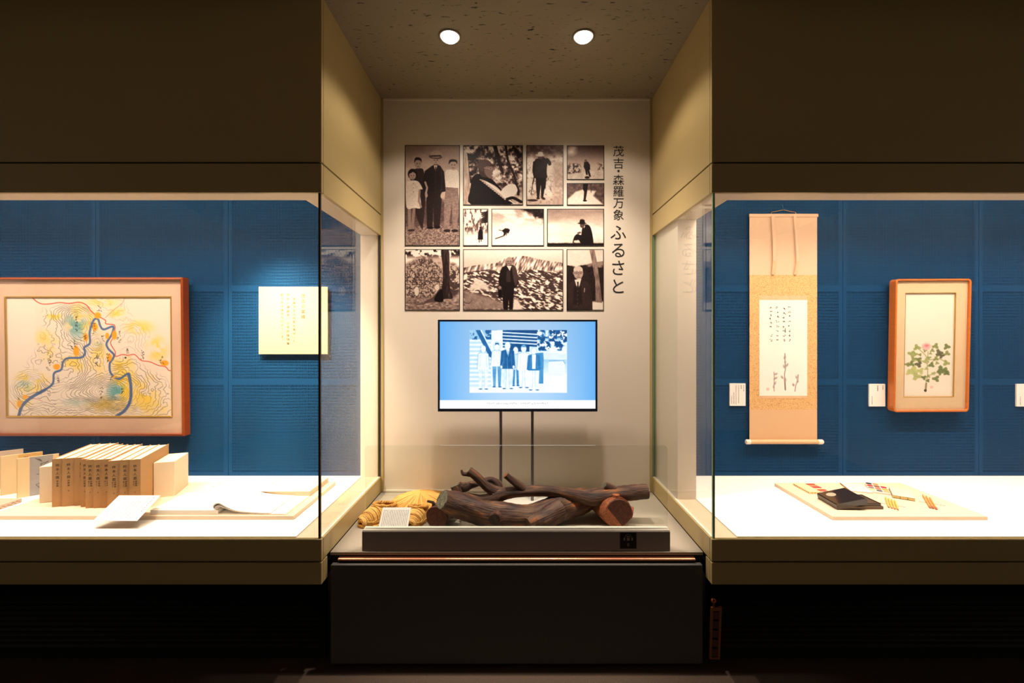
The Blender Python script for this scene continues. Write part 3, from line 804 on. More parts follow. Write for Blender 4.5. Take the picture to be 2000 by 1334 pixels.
# ------------------------------------------------------------------ television on its stand
def ph_screen():
    c = Cv(85, 75, 1480, 865, 0.27); n1 = c.n(0.004, seed=40); n2 = c.n(0.035, o=4, seed=41)
    e = np.clip(np.abs((c.X - 790) / 700), 0, 1) ** 2.2
    bl = np.array([0.66, 0.80, 0.93]) * (1 - e[..., None]) + np.array([0.40, 0.69, 0.95]) * e[..., None]
    c.c[:] = bl + 0.05 * sstep(75, 760, c.Y)[..., None] * (1 - e[..., None])
    I = lambda g: np.stack([np.interp(g, [0, 0.4, 0.75, 1], q) for q in ([0.05, 0.22, 0.75, 1], [0.20, 0.55, 0.90, 1], [0.42, 0.80, 0.98, 1])], -1)
    d = Cv(350, 152, 1225, 722, 0.27); n2 = d.n(0.03, o=4, seed=42)
    d.c[:] = 0.95
    d.put(1 - sstep(230, 250, d.Y + 0.0 * d.X) * 1.0, 0.25 + 0.4 * (n2 > 0.5)); d.put((d.X < 545) * sstep(230, 250, d.Y), 0.86 + 0.12 * np.sin(d.Y * 0.16))
    d.poly([(650, 152), (960, 152), (960, 310), (650, 310)], 0.15)
    for k in range(5): d.line([(650, 172 + k * 30), (960, 180 + k * 30 + 10)], 11, 0.9)
    d.line([(430, 152), (545, 380)], 42, 0.25); d.line([(455, 152), (560, 360)], 12, 0.9)
    d.poly([(548, 152), (648, 152), (648, 330), (548, 330)], 0.97); d.poly([(680, 290), (890, 290), (890, 350), (680, 350)], 0.12)
    m = (d.X > 960) * (1 - sstep(330, 350, d.Y)); d.put(m * sstep(0.42, 0.55, d.n(0.02, seed=43)), 0.15); d.put(m * sstep(0.6, 0.68, d.n(0.04, seed=44)), 0.98)
    d.put(sstep(340, 360, d.Y) * (d.X > 560), 0.97)
    d.poly([(940, 362), (1020, 355), (1015, 640), (975, 640)], 0.45); d.poly([(1015, 355), (1225, 365), (1225, 415), (1018, 415)], 0.9); d.poly([(1018, 418), (1225, 420), (1225, 660), (1015, 640)], 0.72 + 0.3 * sstep(420, 620, d.Y))
    d.poly([(1065, 435), (1195, 430), (1210, 460), (1208, 540), (1190, 565), (1070, 560), (1060, 540), (1060, 460)], 0.95); d.line([(1065, 435), (1195, 430), (1208, 460)], 5, 0.5)
    d.put(sstep(640, 690, d.Y), 0.98)
    def man(x, top, sh, hem, foot, body, trouser, wd):
        for q in (-1, 1):
            d.poly([(x + q * 2, hem - 6), (x + q * wd * .5, hem - 6), (x + q * wd * .46, (hem + foot) / 2), (x + q * wd * .40, foot), (x + q * wd * .14, foot), (x + q * wd * .10, (hem + foot) / 2)], trouser * (0.9 + 0.2 * n2), soft=2)
            d.line([(x + q * wd * .12, hem), (x + q * wd * .10, (hem + foot) / 2), (x + q * wd * .16, foot)], 3, 0.5, alpha=.6, smooth=True)
        d.poly([(x - wd * .55, sh + 12), (x - wd * .2, sh), (x + wd * .2, sh), (x + wd * .55, sh + 12), (x + wd * .66, hem - 8), (x + wd * .5, hem), (x - wd * .5, hem), (x - wd * .66, hem - 8)], body, smooth=False)
        d.line([(x - wd * .66, hem - 8), (x - wd * .55, sh + 12), (x - wd * .2, sh)], 4, 0.4, alpha=0.7); d.line([(x + wd * .66, hem - 8), (x + wd * .55, sh + 12), (x + wd * .2, sh)], 4, 0.4, alpha=0.7)
        d.ell(x, (top + sh) / 2 - 2, (sh - top) * .44, (sh - top) * .60, 0.42, soft=6, alpha=.55); d.ell(x, (top + sh) / 2 - 2, (sh - top) * .36, (sh - top) * .52, 0.97); d.line([(x - wd * .3, sh + 30), (x - wd * .36, hem - 20)], 3, 0.6, alpha=.6); d.line([(x + wd * .3, sh + 30), (x + wd * .36, hem - 20)], 3, 0.6, alpha=.6); d.ell(x - wd * .3, foot + 4, 16, 5, 0.2); d.ell(x + wd * .32, foot + 4, 16, 5, 0.2)
    man(766, 308, 368, 512, 650, 0.8, 0.4, 70); man(476, 295, 355, 510, 682, 0.95, 0.93, 84); man(598, 268, 335, 482, 662, 0.97, 0.5, 84); d.poly([(580, 290), (584, 268), (612, 268), (618, 290), (600, 278)], 0.15)
    man(838, 290, 355, 520, 668, 0.99, 0.99, 92); d.poly([(815, 305), (830, 288), (852, 292), (858, 308)], 0.5)
    man(930, 316, 372, 520, 690, 0.35, 0.97, 96); d.poly([(912, 374), (948, 374), (944, 505), (914, 505)], 0.96)
    man(694, 262, 330, 505, 678, 0.22, 0.9, 104); d.poly([(680, 325), (712, 325), (698, 395)], 0.95); d.line([(697, 340), (697, 385)], 5, 0.4); d.ell(638, 488, 10, 14, 0.95); d.ell(748, 488, 10, 14, 0.95)
    d.line([(655, 440), (640, 480)], 3, 0.6); d.line([(690, 400), (692, 500)], 3, 0.6)
    dd = I(np.clip(d.c[..., 0] + 0.12 * (n2 - 0.5), 0, 1))
    m = (c.X > 350) & (c.X < 1225) & (c.Y > 152) & (c.Y < 722)
    ix = np.clip(((c.X - 350) / 875 * (d.w - 1)).round().astype(int), 0, d.w - 1); iy = np.clip(((c.Y - 152) / 570 * (d.h - 1)).round().astype(int), 0, d.h - 1)
    c.c = np.where(m[..., None], dd[iy, ix], c.c)
    c.put((c.Y > 790).astype(float), np.array([1, 1, 1.0]))
    rr_ = random.Random(4)
    x = 510
    while x < 1060:
        c.line([(x, 818 + rr_.uniform(-6, 6)), (x + rr_.uniform(5, 16), 818 + rr_.uniform(-6, 6))], 6, 0.72, alpha=0.8); x += rr_.uniform(14, 26)
        if 770 < x < 795: x += 30
    x = 415
    while x < 1240:
        c.line([(x, 848 + rr_.uniform(-5, 5)), (x + rr_.uniform(3, 12), 848 + rr_.uniform(-5, 5))], 5, 0.86, alpha=0.8); x += rr_.uniform(16, 40)
    return c
DT = 2.19
M_tvb = mat('navy_black_bezel', rgb(14, 20, 38), rough=0.3, var=0.02)
M_pole = mat('grey_steel_pole', rgb(112, 106, 112), rough=0.35, metal=0.7, var=0.03)
M_plate = mat('white_steel_plate', rgb(225, 222, 214), rough=0.5, var=0.02)
t = empty('television', (0.0, 2.2, 0.436), 'flat television on two thin poles showing a blue-toned group photograph', 'television', rot=(0, math.radians(0.45), 0))
a = P(855.5, 624.5, DT); b = P(1166.5, 803.5, DT)
mb = MB(); mb.box(a[0], b[0], DT, DT + 0.012, b[2], a[2]); mb.box(a[0] + 0.05, b[0] - 0.05, DT + 0.012, DT + 0.034, b[2] + 0.05, a[2] - 0.05)
mb.build('housing', M_tvb, t, bevel=0.001)
mb = MB(); g = 0.0095
mb.ring_y([(a[0], b[2]), (b[0], b[2]), (b[0], a[2]), (a[0], a[2])], [(a[0] + g, b[2] + g * 1.5), (b[0] - g, b[2] + g * 1.5), (b[0] - g, a[2] - g), (a[0] + g, a[2] - g)], DT - 0.005, DT)
mb.build('bezel', M_tvb, t)
picture('screen', ph_screen(), (a[0] + g, DT - 0.001, a[2] - g), (b[0] - g, DT - 0.001, a[2] - g), (a[0] + g, DT - 0.001, b[2] + g * 1.5), M_screen, t)
for x in (-0.0815, 0.0805):
    MB().tube([(x, 2.232, 0.446), (x, 2.232, 0.70), (x, 2.232, 1.2)], 0.0078, 10).build('pole', M_pole, t, smooth=True)
box('wall_mount_plate', -0.12, 0.12, DT + 0.0342, DT + 0.0345, 1.0, 1.25, M_pole, t)
box('base_plate', -0.30, 0.30, 2.125, 2.30, 0.4368, 0.446, M_plate, t, bevel=0.002)
# ------------------------------------------------------------------ left case: framed map
M_redwood = mat('red_brown_lacquered_wood', rgb(140, 60, 14), rough=0.35, spec=0.35, var=0.14, vscale=14, stretch=(1, 1, 6))
M_mat = mat('peach_picture_mount', rgb(216, 180, 156), rough=0.8, spec=0.2, var=0.012)
M_gold = mat('gold_fillet', rgb(206, 164, 78), rough=0.35, metal=0.6, var=0.05)

def rails(t, x0, x1, z0, z1, wd, yf, yb, m, name='frame_rail', slope=0.0):
    """four mitred rails"""
    o = [(x0, z0), (x1, z0), (x1, z1), (x0, z1)]; i = [(x0 + wd, z0 + wd), (x1 - wd, z0 + wd), (x1 - wd, z1 - wd), (x0 + wd, z1 - wd)]
    for k in range(4):
        j = (k + 1) % 4
        mb = MB()
        q = [o[k], o[j], i[j], i[k]]
        vs = [(q[0][0], yf + slope, q[0][1]), (q[1][0], yf + slope, q[1][1]), (q[2][0], yf, q[2][1]), (q[3][0], yf, q[3][1])] + [(x, yb, z) for x, z in q]
        mb.add(vs, [(0, 1, 2, 3), (7, 6, 5, 4), (0, 4, 5, 1), (1, 5, 6, 2), (2, 6, 7, 3), (3, 7, 4, 0)])
        mb.build(name, m, t, local=True, bevel=0.0012)

def ph_map():
    c = Cv(70, 235, 1243, 1076, 0.36, base=(0.93, 0.865, 0.81)); n1 = c.n(0.004, seed=50)
    hills = [(580, 430, 110, 130, 1.6), (700, 640, 110, 190, 1.0), (200, 860, 120, 90, 1.2), (850, 890, 120, 110, 1.5), (720, 900, 130, 80, .9), (600, 900, 160, 90, .8),
             (380, 610, 150, 180, .7), (380, 960, 220, 90, .7), (950, 720, 190, 110, .8), (1060, 930, 190, 150, .9), (450, 350, 130, 60, .5), (940, 520, 80, 90, .5), (720, 545, 50, 50, 1.0)]
    h = 0
    for x, y, a, b, k in hills: h = h + k * np.exp(-(((c.X - x) / a) ** 2 + ((c.Y - y) / b) ** 2) * 0.75)
    h = h + 0.60 * c.n(0.010, 0.013, o=4, seed=51) + 0.05 * c.n(0.03, 0.04, o=2, seed=53)
    # area that carries relief drawing
    reg = [(330, 330), (480, 290), (660, 300), (690, 420), (720, 480), (760, 640), (820, 660), (960, 660), (1080, 760), (1225, 820), (1225, 1076), (160, 1076), (90, 900), (150, 780), (270, 640), (330, 480)]
    m = np.clip(0.5 - c.sd(reg) / 40, 0, 1)
    def tint(x, y, rx, ry, col, al, seed):
        k = np.clip(1.25 - np.hypot((c.X - x) / rx, (c.Y - y) / ry), 0, 1) * sstep(0.3, 0.6, c.n(0.016, 0.02, seed=seed))
        c.put(np.clip(k * al * 0.75, 0, 1), np.array(col))
    Y_ = (0.97, 0.80, 0.22); T_ = (0.42, 0.66, 0.68)
    for i, (x, y, rx, ry, al) in enumerate([(600, 400, 110, 130, .9), (420, 370, 70, 30, 1.1), (250, 830, 130, 80, 1.0), (560, 700, 120, 60, .9), (720, 650, 70, 160, .7), (900, 850, 90, 160, 1.3), (880, 700, 90, 60, 1),
                                               (1010, 450, 110, 50, .9), (1130, 600, 80, 90, 1.1), (860, 360, 70, 50, .9), (760, 270, 110, 40, .8), (1040, 930, 120, 150, 1.0), (760, 990, 130, 60, .8), (380, 600, 80, 110, .6), (330, 520, 60, 60, .6), (1120, 1010, 90, 60, .8), (180, 980, 70, 60, .6)]):
        tint(x, y, rx, ry, Y_, al, 60 + i)
    for i, (x, y, rx, ry, al) in enumerate([(560, 440, 90, 100, 1.1), (840, 900, 70, 70, 1.4), (190, 860, 60, 40, .9), (740, 560, 50, 40, .6), (560, 960, 120, 50, .4)]): tint(x, y, rx, ry, T_, al, 90 + i)
    lv = h * 7.5; gx = np.gradient(lv, axis=1) / (c.X[0, 1] - c.X[0, 0]); gy = np.gradient(lv, axis=0) / (c.Y[1, 0] - c.Y[0, 0])
    dist = np.abs(lv - np.round(lv)) / (np.hypot(gx, gy) + 1e-4)
    c.put(np.clip(1.3 - dist / 1.9, 0, 1) * m * (0.3 + 0.6 * sstep(0.35, 0.6, c.n(0.012, seed=52))), np.array((0.30, 0.27, 0.24)))
    m2 = np.clip(0.5 - c.sd([(620, 240), (900, 250), (1000, 420), (1100, 480), (1010, 640), (880, 610), (870, 420)]) / 40, 0, 1)
    c.put(np.clip(1.2 - dist / 2.0, 0, 1) * m2 * 0.35, np.array((0.35, 0.30, 0.28)))
    R_ = (0.83, 0.25, 0.20)
    c.line([(255, 235), (285, 268), (330, 288), (395, 286), (450, 278), (520, 284), (590, 276), (640, 296), (670, 335), (705, 365), (770, 400), (775, 425), (830, 432), (840, 450)], 6.5, R_, smooth=True, alpha=.9)
    c.line([(840, 450), (832, 510), (806, 560), (838, 620), (840, 652), (890, 640), (930, 645), (975, 640), (1020, 680), (1080, 690), (1140, 715), (1190, 725), (1215, 750), (1243, 752)], 6, R_, smooth=True, alpha=.9)
    c.line([(770, 385), (830, 330), (890, 285), (910, 245)], 4, (0.86, 0.5, 0.45), smooth=True, alpha=.8); c.line([(85, 960), (140, 1020)], 4, R_, alpha=.7); c.line([(215, 930), (320, 965)], 4, R_, alpha=.5)
    B_ = (0.33, 0.42, 0.60)
    c.line([(150, 1070), (175, 1000), (240, 940), (340, 885), (395, 840), (405, 770), (455, 745), (470, 690), (505, 665), (600, 660), (625, 625), (620, 590), (660, 560), (660, 480), (690, 400), (720, 395), (735, 440), (760, 465), (825, 445), (815, 500), (778, 560), (790, 600), (828, 640), (820, 670), (798, 705), (805, 770), (860, 810), (930, 775), (945, 860), (940, 960), (900, 1030), (838, 1072)], 15, B_, smooth=True, alpha=.95)
    c.line([(150, 1070), (175, 1000), (240, 940), (340, 885)], 22, B_, smooth=True, alpha=.9); c.line([(930, 775), (945, 860), (940, 960), (900, 1030), (838, 1072)], 21, B_, smooth=True, alpha=.95)
    O_ = (0.96, 0.64, 0.16); rr_ = random.Random(9)
    for x, y, rx, ry in [(718, 368, 24, 22), (698, 448, 19, 26), (632, 520, 17, 28), (563, 615, 21, 36), (423, 725, 24, 20), (783, 510, 14, 22), (833, 505, 18, 32), (796, 660, 18, 26), (1185, 700, 28, 20), (200, 935, 18, 14), (155, 985, 16, 24), (830, 795, 12, 9)]:
        c.ell(x, y, rx, ry, O_, soft=3, alpha=.95)
    def scr(x, y, n_, s=9):
        for k in range(n_):
            for _ in range(4):
                ax, ay = x + rr_.uniform(-s, s), y + k * 2.4 * s + rr_.uniform(-s, s); c.line([(ax, ay), (ax + rr_.uniform(-s, s), ay + rr_.uniform(-s, s))], 3.2, (0.13, 0.10, 0.09), alpha=.9)
    for x, y, n_, s in [(570, 380, 5, 9), (868, 490, 3, 11), (690, 430, 3, 10), (630, 508, 2, 9), (560, 555, 2, 10), (530, 590, 1, 8), (378, 655, 3, 10), (733, 310, 2, 9), (750, 515, 2, 9), (705, 650, 4, 9), (788, 640, 3, 8), (735, 880, 3, 12), (885, 880, 2, 9), (925, 600, 3, 6), (1030, 625, 3, 9), (1165, 665, 2, 12), (435, 800, 3, 7), (808, 800, 2, 7), (155, 945, 1, 8)]:
        scr(x, y, n_, s)
    c.ell(910, 662, 7, 6, (0.15, 0.12, 0.1))
    return c

fx1, fz0, fz1 = -1.771, 0.754, 1.600; fx0 = fx1 - 1.03
tilt = math.radians(0.8)
t = empty('framed_map', (fx0, 2.3185, fz0), 'large hand-drawn river map in a red-brown wooden frame on the blue wall', 'framed picture', rot=(tilt, 0, 0))
W_, H_ = fx1 - fx0, fz1 - fz0
rails(t, 0, W_, 0, H_, 0.012, 0, 0.045, M_redwood, slope=0.003)
wx0, wx1 = P(12, 0, 2.335)[0] - fx0, P(337, 0, 2.335)[0] - fx0
wz0, wz1 = P(0, 815, 2.335)[2] - fz0, P(0, 579, 2.335)[2] - fz0
mb = MB(); mb.ring_y([(0.011, 0.011), (W_ - 0.011, 0.011), (W_ - 0.011, H_ - 0.011), (0.011, H_ - 0.011)], [(wx0, wz0), (wx1, wz0), (wx1, wz1), (wx0, wz1)], 0.019, 0.023)
mb.build('mount', M_mat, t, local=True)
rails(t, wx0, wx1, wz0, wz1, 0.007, 0.0175, 0.0225, M_gold, name='gold_fillet', slope=-0.002)
picture('map_drawing', ph_map(), (wx0, 0.0235, wz1), (wx1, 0.0235, wz1), (wx0, 0.0235, wz0), M_print, t, local=True)
box('back_board', 0.008, W_ - 0.008, 0.025, 0.043, 0.008, H_ - 0.008, M_redwood, t, local=True)
box('glazing', 0.0115, W_ - 0.0115, 0.008, 0.010, 0.0115, H_ - 0.0115, M_glass_thin, t, local=True)

# ------------------------------------------------------------------ left case: introductory text panel
M_cream = mat('cream_text_panel', rgb(186, 164, 134), rough=0.6, var=0.01)
a = P(505, 560, 2.355); b = P(640, 692, 2.355)
t = empty('text_panel', ((a[0] + b[0]) / 2, 2.366, b[2]), 'bright cream square text panel spotlit on the blue wall', 'sign')
box('panel', a[0], b[0], 2.355, 2.365, b[2], a[2], M_cream, t, bevel=0.001)
for sx_ in (0.2, 0.8):
    for sz_ in (0.2, 0.8):
        x_, z_ = a[0] + (b[0] - a[0]) * sx_, b[2] + (a[2] - b[2]) * sz_
        MB().tube([(x_, 2.3652, z_), (x_, 2.3797, z_)], 0.008, 10).build('standoff', M_rail, t)
k = 2.354 / F
def tp(x, z): return (x, 2.3545, z)
mb = MB()
def tcol(s, x, y, size, step): letters(mb, s, *(lambda q: (q[0], q[2]))(P(x, y, 2.354)), size * k, tp, step * k)
tcol('茂吉の業績', 592, 578, 8.5, 10.2); mb.build('heading', M_goldink, t); mb = MB(); tcol('斎藤茂吉は短歌を専攻した、', 574.5, 584, 5.6, 7.5)
tcol('柿本人麿論考、文学評論随筆', 562.5, 576, 5.8, 7.9); tcol('歌の実作論評を収めている。', 551, 576, 5.6, 7.4)
mb.build('lettering', M_goldink, t)

# ------------------------------------------------------------------ left case: board with books
ZB = 0.5405
M_board = mat('pale_birch_board', rgb(236, 212, 184), rough=0.7, var=0.03, vscale=8, stretch=(1, 8, 8))
tag(box('display_board', -2.21, -0.93, 1.815, 2.238, 0.5241, ZB, M_board, bevel=0.0008), 'long pale wooden board carrying the row of brown books', 'display board')
M_kraft = mat('kraft_brown_book_cloth', rgb(196, 153, 104), rough=0.8, spec=0.2, var=0.05, vscale=60, stretch=(1, 1, 4))
M_kraft2 = mat('light_kraft_cover', rgb(244, 220, 190), rough=0.75, spec=0.2, var=0.03, vscale=20)
M_pages = mat('cream_page_edges', rgb(244, 224, 196), rough=0.85, spec=0.15, var=0.05, vscale=3, stretch=(300, 2, 2))

TH = math.radians(18.5)
ux, uy = math.cos(TH), math.sin(TH)
thick = [.0375, .0440, .0330, .0285, .0305, .0315, .0315, .0430, .0370, .0400]
Dk = [1.905, 1.911, 1.920, 1.907, 1.892, 1.893, 1.897, 1.882, 1.890, 1.894]
ords = ['leftmost', 'second from the left', 'third from the left', 'fourth from the left', 'fifth from the left', 'fifth from the right', 'fourth from the right', 'third from the right', 'second from the right', 'rightmost']
subs = ['總論篇', '評釋篇', '雜纂篇', '評釋篇', '評釋篇上', '評釋篇下', '評釋篇上', '評釋篇下', '總論篇上', '總論篇下']
acc = 0.0; c0 = Vector((-2.034, 1.905))
BD, BH = 0.280, 0.2105
for k_ in range(10):
    tt = thick[k_]
    base = c0 + Vector((ux, uy)) * acc
    s_ = (Dk[k_] - base.y) / ux
    pos = base + Vector((-uy, ux)) * s_
    acc += tt + 0.0012
    hh = BH + [0, .0005, .001, -.001, 0, -.0005, .0008, -.002, -.0008, 0][k_]
    t = empty('book', (pos.x, pos.y, ZB + 0.0003), 'brown clothbound book standing upright, %s of the ten volumes in the row' % ords[k_], 'book', rot=(0, 0, TH), group='row of ten brown books')
    mb = MB(); bt = 0.0028
    mb.box(0, tt, 0, bt, 0, hh); mb.box(0, bt, bt, BD, 0, hh); mb.box(tt - bt, tt, bt, BD, 0, hh)
    mb.build('cover', [M_kraft], t, local=True)
    box('page_block', bt + 0.0002, tt - bt - 0.0002, bt + 0.0002, BD - 0.006, 0.0015, hh - 0.0025, M_pages, t, local=True)
    mb = MB()
    cxb = tt * (0.5 if k_ != 2 else 0.75)
    letters(mb, '柿本人麿', cxb, hh * 0.865, min(0.0135, tt * 0.42), lambda x, z: (x, -0.0004, z), 0.0178)
    mb.build('spine_title', M_ink, t, local=True); mb = MB()
    if len(subs[k_]) > 3:
        letters(mb, subs[k_][:3], cxb + 0.004, hh * 0.545, 0.0075, lambda x, z: (x, -0.0004, z), 0.0088)
        mb.build('spine_subtitle', M_ink, t, local=True); mb = MB()
        letters(mb, '卷之' + subs[k_][3], cxb - 0.0045, hh * 0.545, 0.0065, lambda x, z: (x, -0.0004, z), 0.0088)
    else:
        letters(mb, subs[k_], cxb, hh * 0.535, 0.0085, lambda x, z: (x, -0.0004, z), 0.0105)
    if k_ > 0: MB_ = letters(MB(), '茂', cxb, hh * 0.32, 0.0055, lambda x, z: (x, -0.0004, z)).build('spine_author_mark', M_ink, t, local=True)
    mb.build('spine_subtitle', M_ink, t, local=True)

M_block = mat('cream_bookend_block', rgb(238, 220, 192), rough=0.8, var=0.015)
def bookend(x, y, rot, lab):
    t = MB().box(0, 0.083, 0, 0.160, 0, 0.162)
    o = t.build('bookend', M_block, None, bevel=0.0012)
    off = o.location.copy(); o.location = (x, y, ZB + 0.0003); o.rotation_euler = (0, 0, rot)
    o.data.transform(Matrix.Translation(off)); tag(o, lab, 'bookend', 'cream block bookends')
bookend(-1.681, 2.014, TH, 'plain cream block bookend closing the row of brown books on the right')
bookend(-2.140, 1.951, TH, 'plain cream block bookend closing the row of brown books on the left')

# --- upright pale books further left
M_pale = mat('pale_cream_cover', rgb(236, 208, 160), rough=0.65, var=0.03)
M_ochre = mat('ochre_wash_cover', rgb(232, 184, 108), rough=0.65, var=0.12, vscale=12)
M_grey = mat('grey_picture_cover', rgb(168, 166, 164), rough=0.65, var=0.1, vscale=40)
M_tan = mat('tan_grey_cover', rgb(206, 182, 160), rough=0.65, var=0.08, vscale=25)
def brush(mb, x, z_, n, step, s_, q, seed):
    rr_ = random.Random(seed)
    for j in range(n):
        for _ in range(3):
            pts = [(x + rr_.uniform(-s_, s_), q - 0.0002, z_ - j * step + rr_.uniform(-s_, s_)) for _ in range(3)]
            mb.tube(pts, 0.0010, 5)
def standing_book(x, y, ang, wd, hh, th, lab, style):
    t = empty('book', (x, y, 0.5243), lab, 'book', rot=(0, 0, ang), group='pale books standing left of the board')
    mb = MB(); mb.box(0, 0.0015, 0, th, 0, hh); mb.box(0, wd, 0, 0.0018, 0, hh); mb.box(0, wd, th - 0.0018, th, 0, hh)
    mb.build('cover', M_pale if style < 2 else M_tan, t, local=True)
    box('page_block', 0.0018, wd - 0.003, 0.002, th - 0.002, 0.001, hh - 0.002, M_paper, t, local=True)
    mb = MB(); q = -0.0004
    if style == 0:
        box('cover_band', wd * 0.30, wd * 0.86, q, 0, 0, hh, M_grey, t, local=True)
        rr_ = random.Random(3)
        for j in range(9):
            xx = wd * (0.62 if j % 2 else 0.56); zz = hh * (0.92 - j * 0.085)
            pts = [(xx + rr_.uniform(-.018, .018), q - 0.0002, zz + rr_.uniform(-.012, .012)) for _ in range(4)]
            mb.tube([tuple(p) for p in spline(pts, 3)], 0.0011, 5)
        mb.build('brush_title', M_softink, t, local=True)
    elif style == 1:
        box('cover_band', wd * 0.42, wd, q, 0, 0, hh, M_ochre, t, local=True)
        brush(mb, wd * 0.60, hh * 0.9, 5, 0.022, 0.007, q, 11)
        mb.build('cover_lettering', M_ink, t, local=True)
    else:
        brush(mb, wd * 0.62, hh * 0.82, 4, 0.034, 0.011, q, 12)
        mb.build('cover_lettering', M_ink, t, local=True)
    return t
AN = math.atan2(0.088, 0.104)
standing_book(-2.357, 2.052, AN, 0.137, 0.186, 0.012, 'cream upright book with a grey band and brush title, nearest the row of brown books', 0)
standing_book(-2.4735, 2.085, AN, 0.137, 0.187, 0.012, 'cream upright book with an ochre cover wash, behind the grey-banded one', 1)
standing_book(-2.628, 2.136, AN, 0.137, 0.187, 0.011, 'tan upright book at the very left edge of the left case', 2)
t = empty('book', (-2.425, 1.79, 0.5243), 'tan book lying flat at the left edge beside the board', 'book')
mb = MB(); mb.box(0, 0.145, 0, 0.215, 0, 0.002); mb.box(0, 0.145, 0, 0.215, 0.016, 0.018); mb.box(0.143, 0.145, 0, 0.215, 0.002, 0.016)
mb.build('cover', M_tan, t, local=True); box('page_block', 0.002, 0.1428, 0.003, 0.212, 0.0021, 0.0159, M_paper, t, local=True)
mb = MB(); rr_ = random.Random(5)
for j in range(6):
    y = 0.205 - j * 0.018
    mb.tube([(0.1452, y + rr_.uniform(-.006, .006), rr_.uniform(.003, .008)), (0.1452, y - rr_.uniform(.002, .012), rr_.uniform(.006, .013)), (0.1452, y - 0.012, rr_.uniform(.004, .012))], 0.0009, 5)
mb.build('spine_ornament', M_softink, t, local=True)

# --- caption on an acrylic wedge
def caption_lines(mb, n, x0, x1, v0, v1, fn, seed, wd=0.0011, gap=(0.004, 0.010)):
    rr_ = random.Random(seed)
    for i in range(n):
        x = x1 - (x1 - x0) * i / max(1, n - 1); v = v1
        end = v0 + (v1 - v0) * (rr_.uniform(0, .45) if i % 3 == 2 else rr_.uniform(0, .1))
        while v > end:
            l_ = rr_.uniform(0.0015, 0.004)
            mb.add([fn(x - wd, v), fn(x + wd, v), fn(x + wd, v - l_), fn(x - wd, v - l_)], [(0, 1, 2, 3)])
            v -= l_ + rr_.uniform(0.0012, 0.003)
t = empty('caption_stand', (-1.60, 1.77, 0.5243), 'tilted white caption card on a clear acrylic wedge before the brown books', 'caption card')
mb = MB(); mb.prism_x([(1.728, 0.5245), (1.808, 0.5245), (1.842, 0.6065), (1.735, 0.5515)], -1.672, -1.502)
mb.build('acrylic_wedge', M_acrylic, t)
mb = MB(); mb.prism_x([(1.7365, 0.5530), (1.8505, 0.6115), (1.8501, 0.6129), (1.7361, 0.5544)], -1.690, -1.514); mb.build('card', M_paper, t)
def cp(x, v): return (x, 1.7361 + 0.114 * v, 0.5548 + 0.0585 * v)
mb = MB(); rr_ = random.Random(2)
for i, x in enumerate((-1.532, -1.552, -1.572, -1.588, -1.604, -1.620, -1.640)):
    v = 0.92
    while v > (0.3 if i == 0 else 0.12):
        l_ = rr_.uniform(0.02, 0.05); ww = 0.0016 if i == 0 else 0.001
        mb.add([cp(x - ww, v), cp(x + ww, v), cp(x + ww, v - l_), cp(x - ww, v - l_)], [(0, 1, 2, 3)]); v -= l_ + rr_.uniform(0.02, 0.06)
mb.build('printed_text', M_softink, t)

# --- open book
def strip(mb, prof, y0, y1, th):
    """thick sheet that follows a profile of (x, z)"""
    p = [np.array(q) for q in spline(prof, 6)]; n = len(p); up = []; lo = []
    for i in range(n):
        d_ = p[min(i + 1, n - 1)] - p[max(i - 1, 0)]; nn = np.array([-d_[1], d_[0]]); nn = nn / np.linalg.norm(nn) * th / 2
        up.append(p[i] + nn); lo.append(p[i] - nn)
    vs = [(q[0], y, q[1]) for y in (y0, y1) for q in up + lo]; N2 = 2 * n; fs = []
    for i in range(n - 1):
        fs += [(i, i + 1, N2 + i + 1, N2 + i), (n + i, N2 + n + i, N2 + n + i + 1, n + i + 1), (i, n + i, n + i + 1, i + 1), (N2 + i, N2 + i + 1, N2 + n + i + 1, N2 + n + i)]
    fs += [(0, N2, N2 + n, n), (n - 1, 2 * n - 1, N2 + 2 * n - 1, N2 + n - 1)]
    mb.add(vs, fs)
M_page = mat('white_book_page', rgb(248, 242, 232), rough=0.85, spec=0.15, var=0.01, vscale=30)
t = empty('open_book', (-1.253, 1.93, ZB), 'open white-paged book with one thick curling sheaf of leaves', 'book')
y0, y1 = 1.826, 2.028; z = ZB + 0.0003
box('back_cover', -1.541, -0.966, y0, y1 + 0.002, z, z + 0.0016, M_kraft2, t)
mb = MB(); strip(mb, [(-1.538, z + 0.0105), (-1.45, z + 0.0105), (-1.35, z + 0.0105), (-1.254, z + 0.0105)], y0 + 0.001, y1, 0.017); mb.build('left_pages', M_page, t, smooth=False)
mb = MB(); strip(mb, [(-1.252, z + 0.0030), (-1.20, z + 0.0030), (-1.08, z + 0.0027), (-0.970, z + 0.0025)], y0 + 0.001, y1, 0.0016); mb.build('right_page', M_page, t)
mb = MB(); strip(mb, [(-1.262, z + 0.0205), (-1.2735, z + 0.028), (-1.273, z + 0.039), (-1.262, z + 0.0465), (-1.246, z + 0.0465), (-1.226, z + 0.036), (-1.20, z + 0.0235), (-1.165, z + 0.0145), (-1.12, z + 0.0095), (-1.075, z + 0.0065), (-1.034, z + 0.0055)], y0 + 0.001, y1, 0.0032)
mb.build('curled_leaves', M_page, t, smooth=False)
mb = MB(); strip(mb, [(-1.258, z + 0.0215), (-1.2665, z + 0.0275), (-1.262, z + 0.0345), (-1.246, z + 0.0345), (-1.222, z + 0.0255), (-1.19, z + 0.0160), (-1.15, z + 0.0095), (-1.10, z + 0.0055)], y0 + 0.002, y1 - 0.001, 0.0022)
mb.build('curled_leaves', M_page, t, smooth=False)

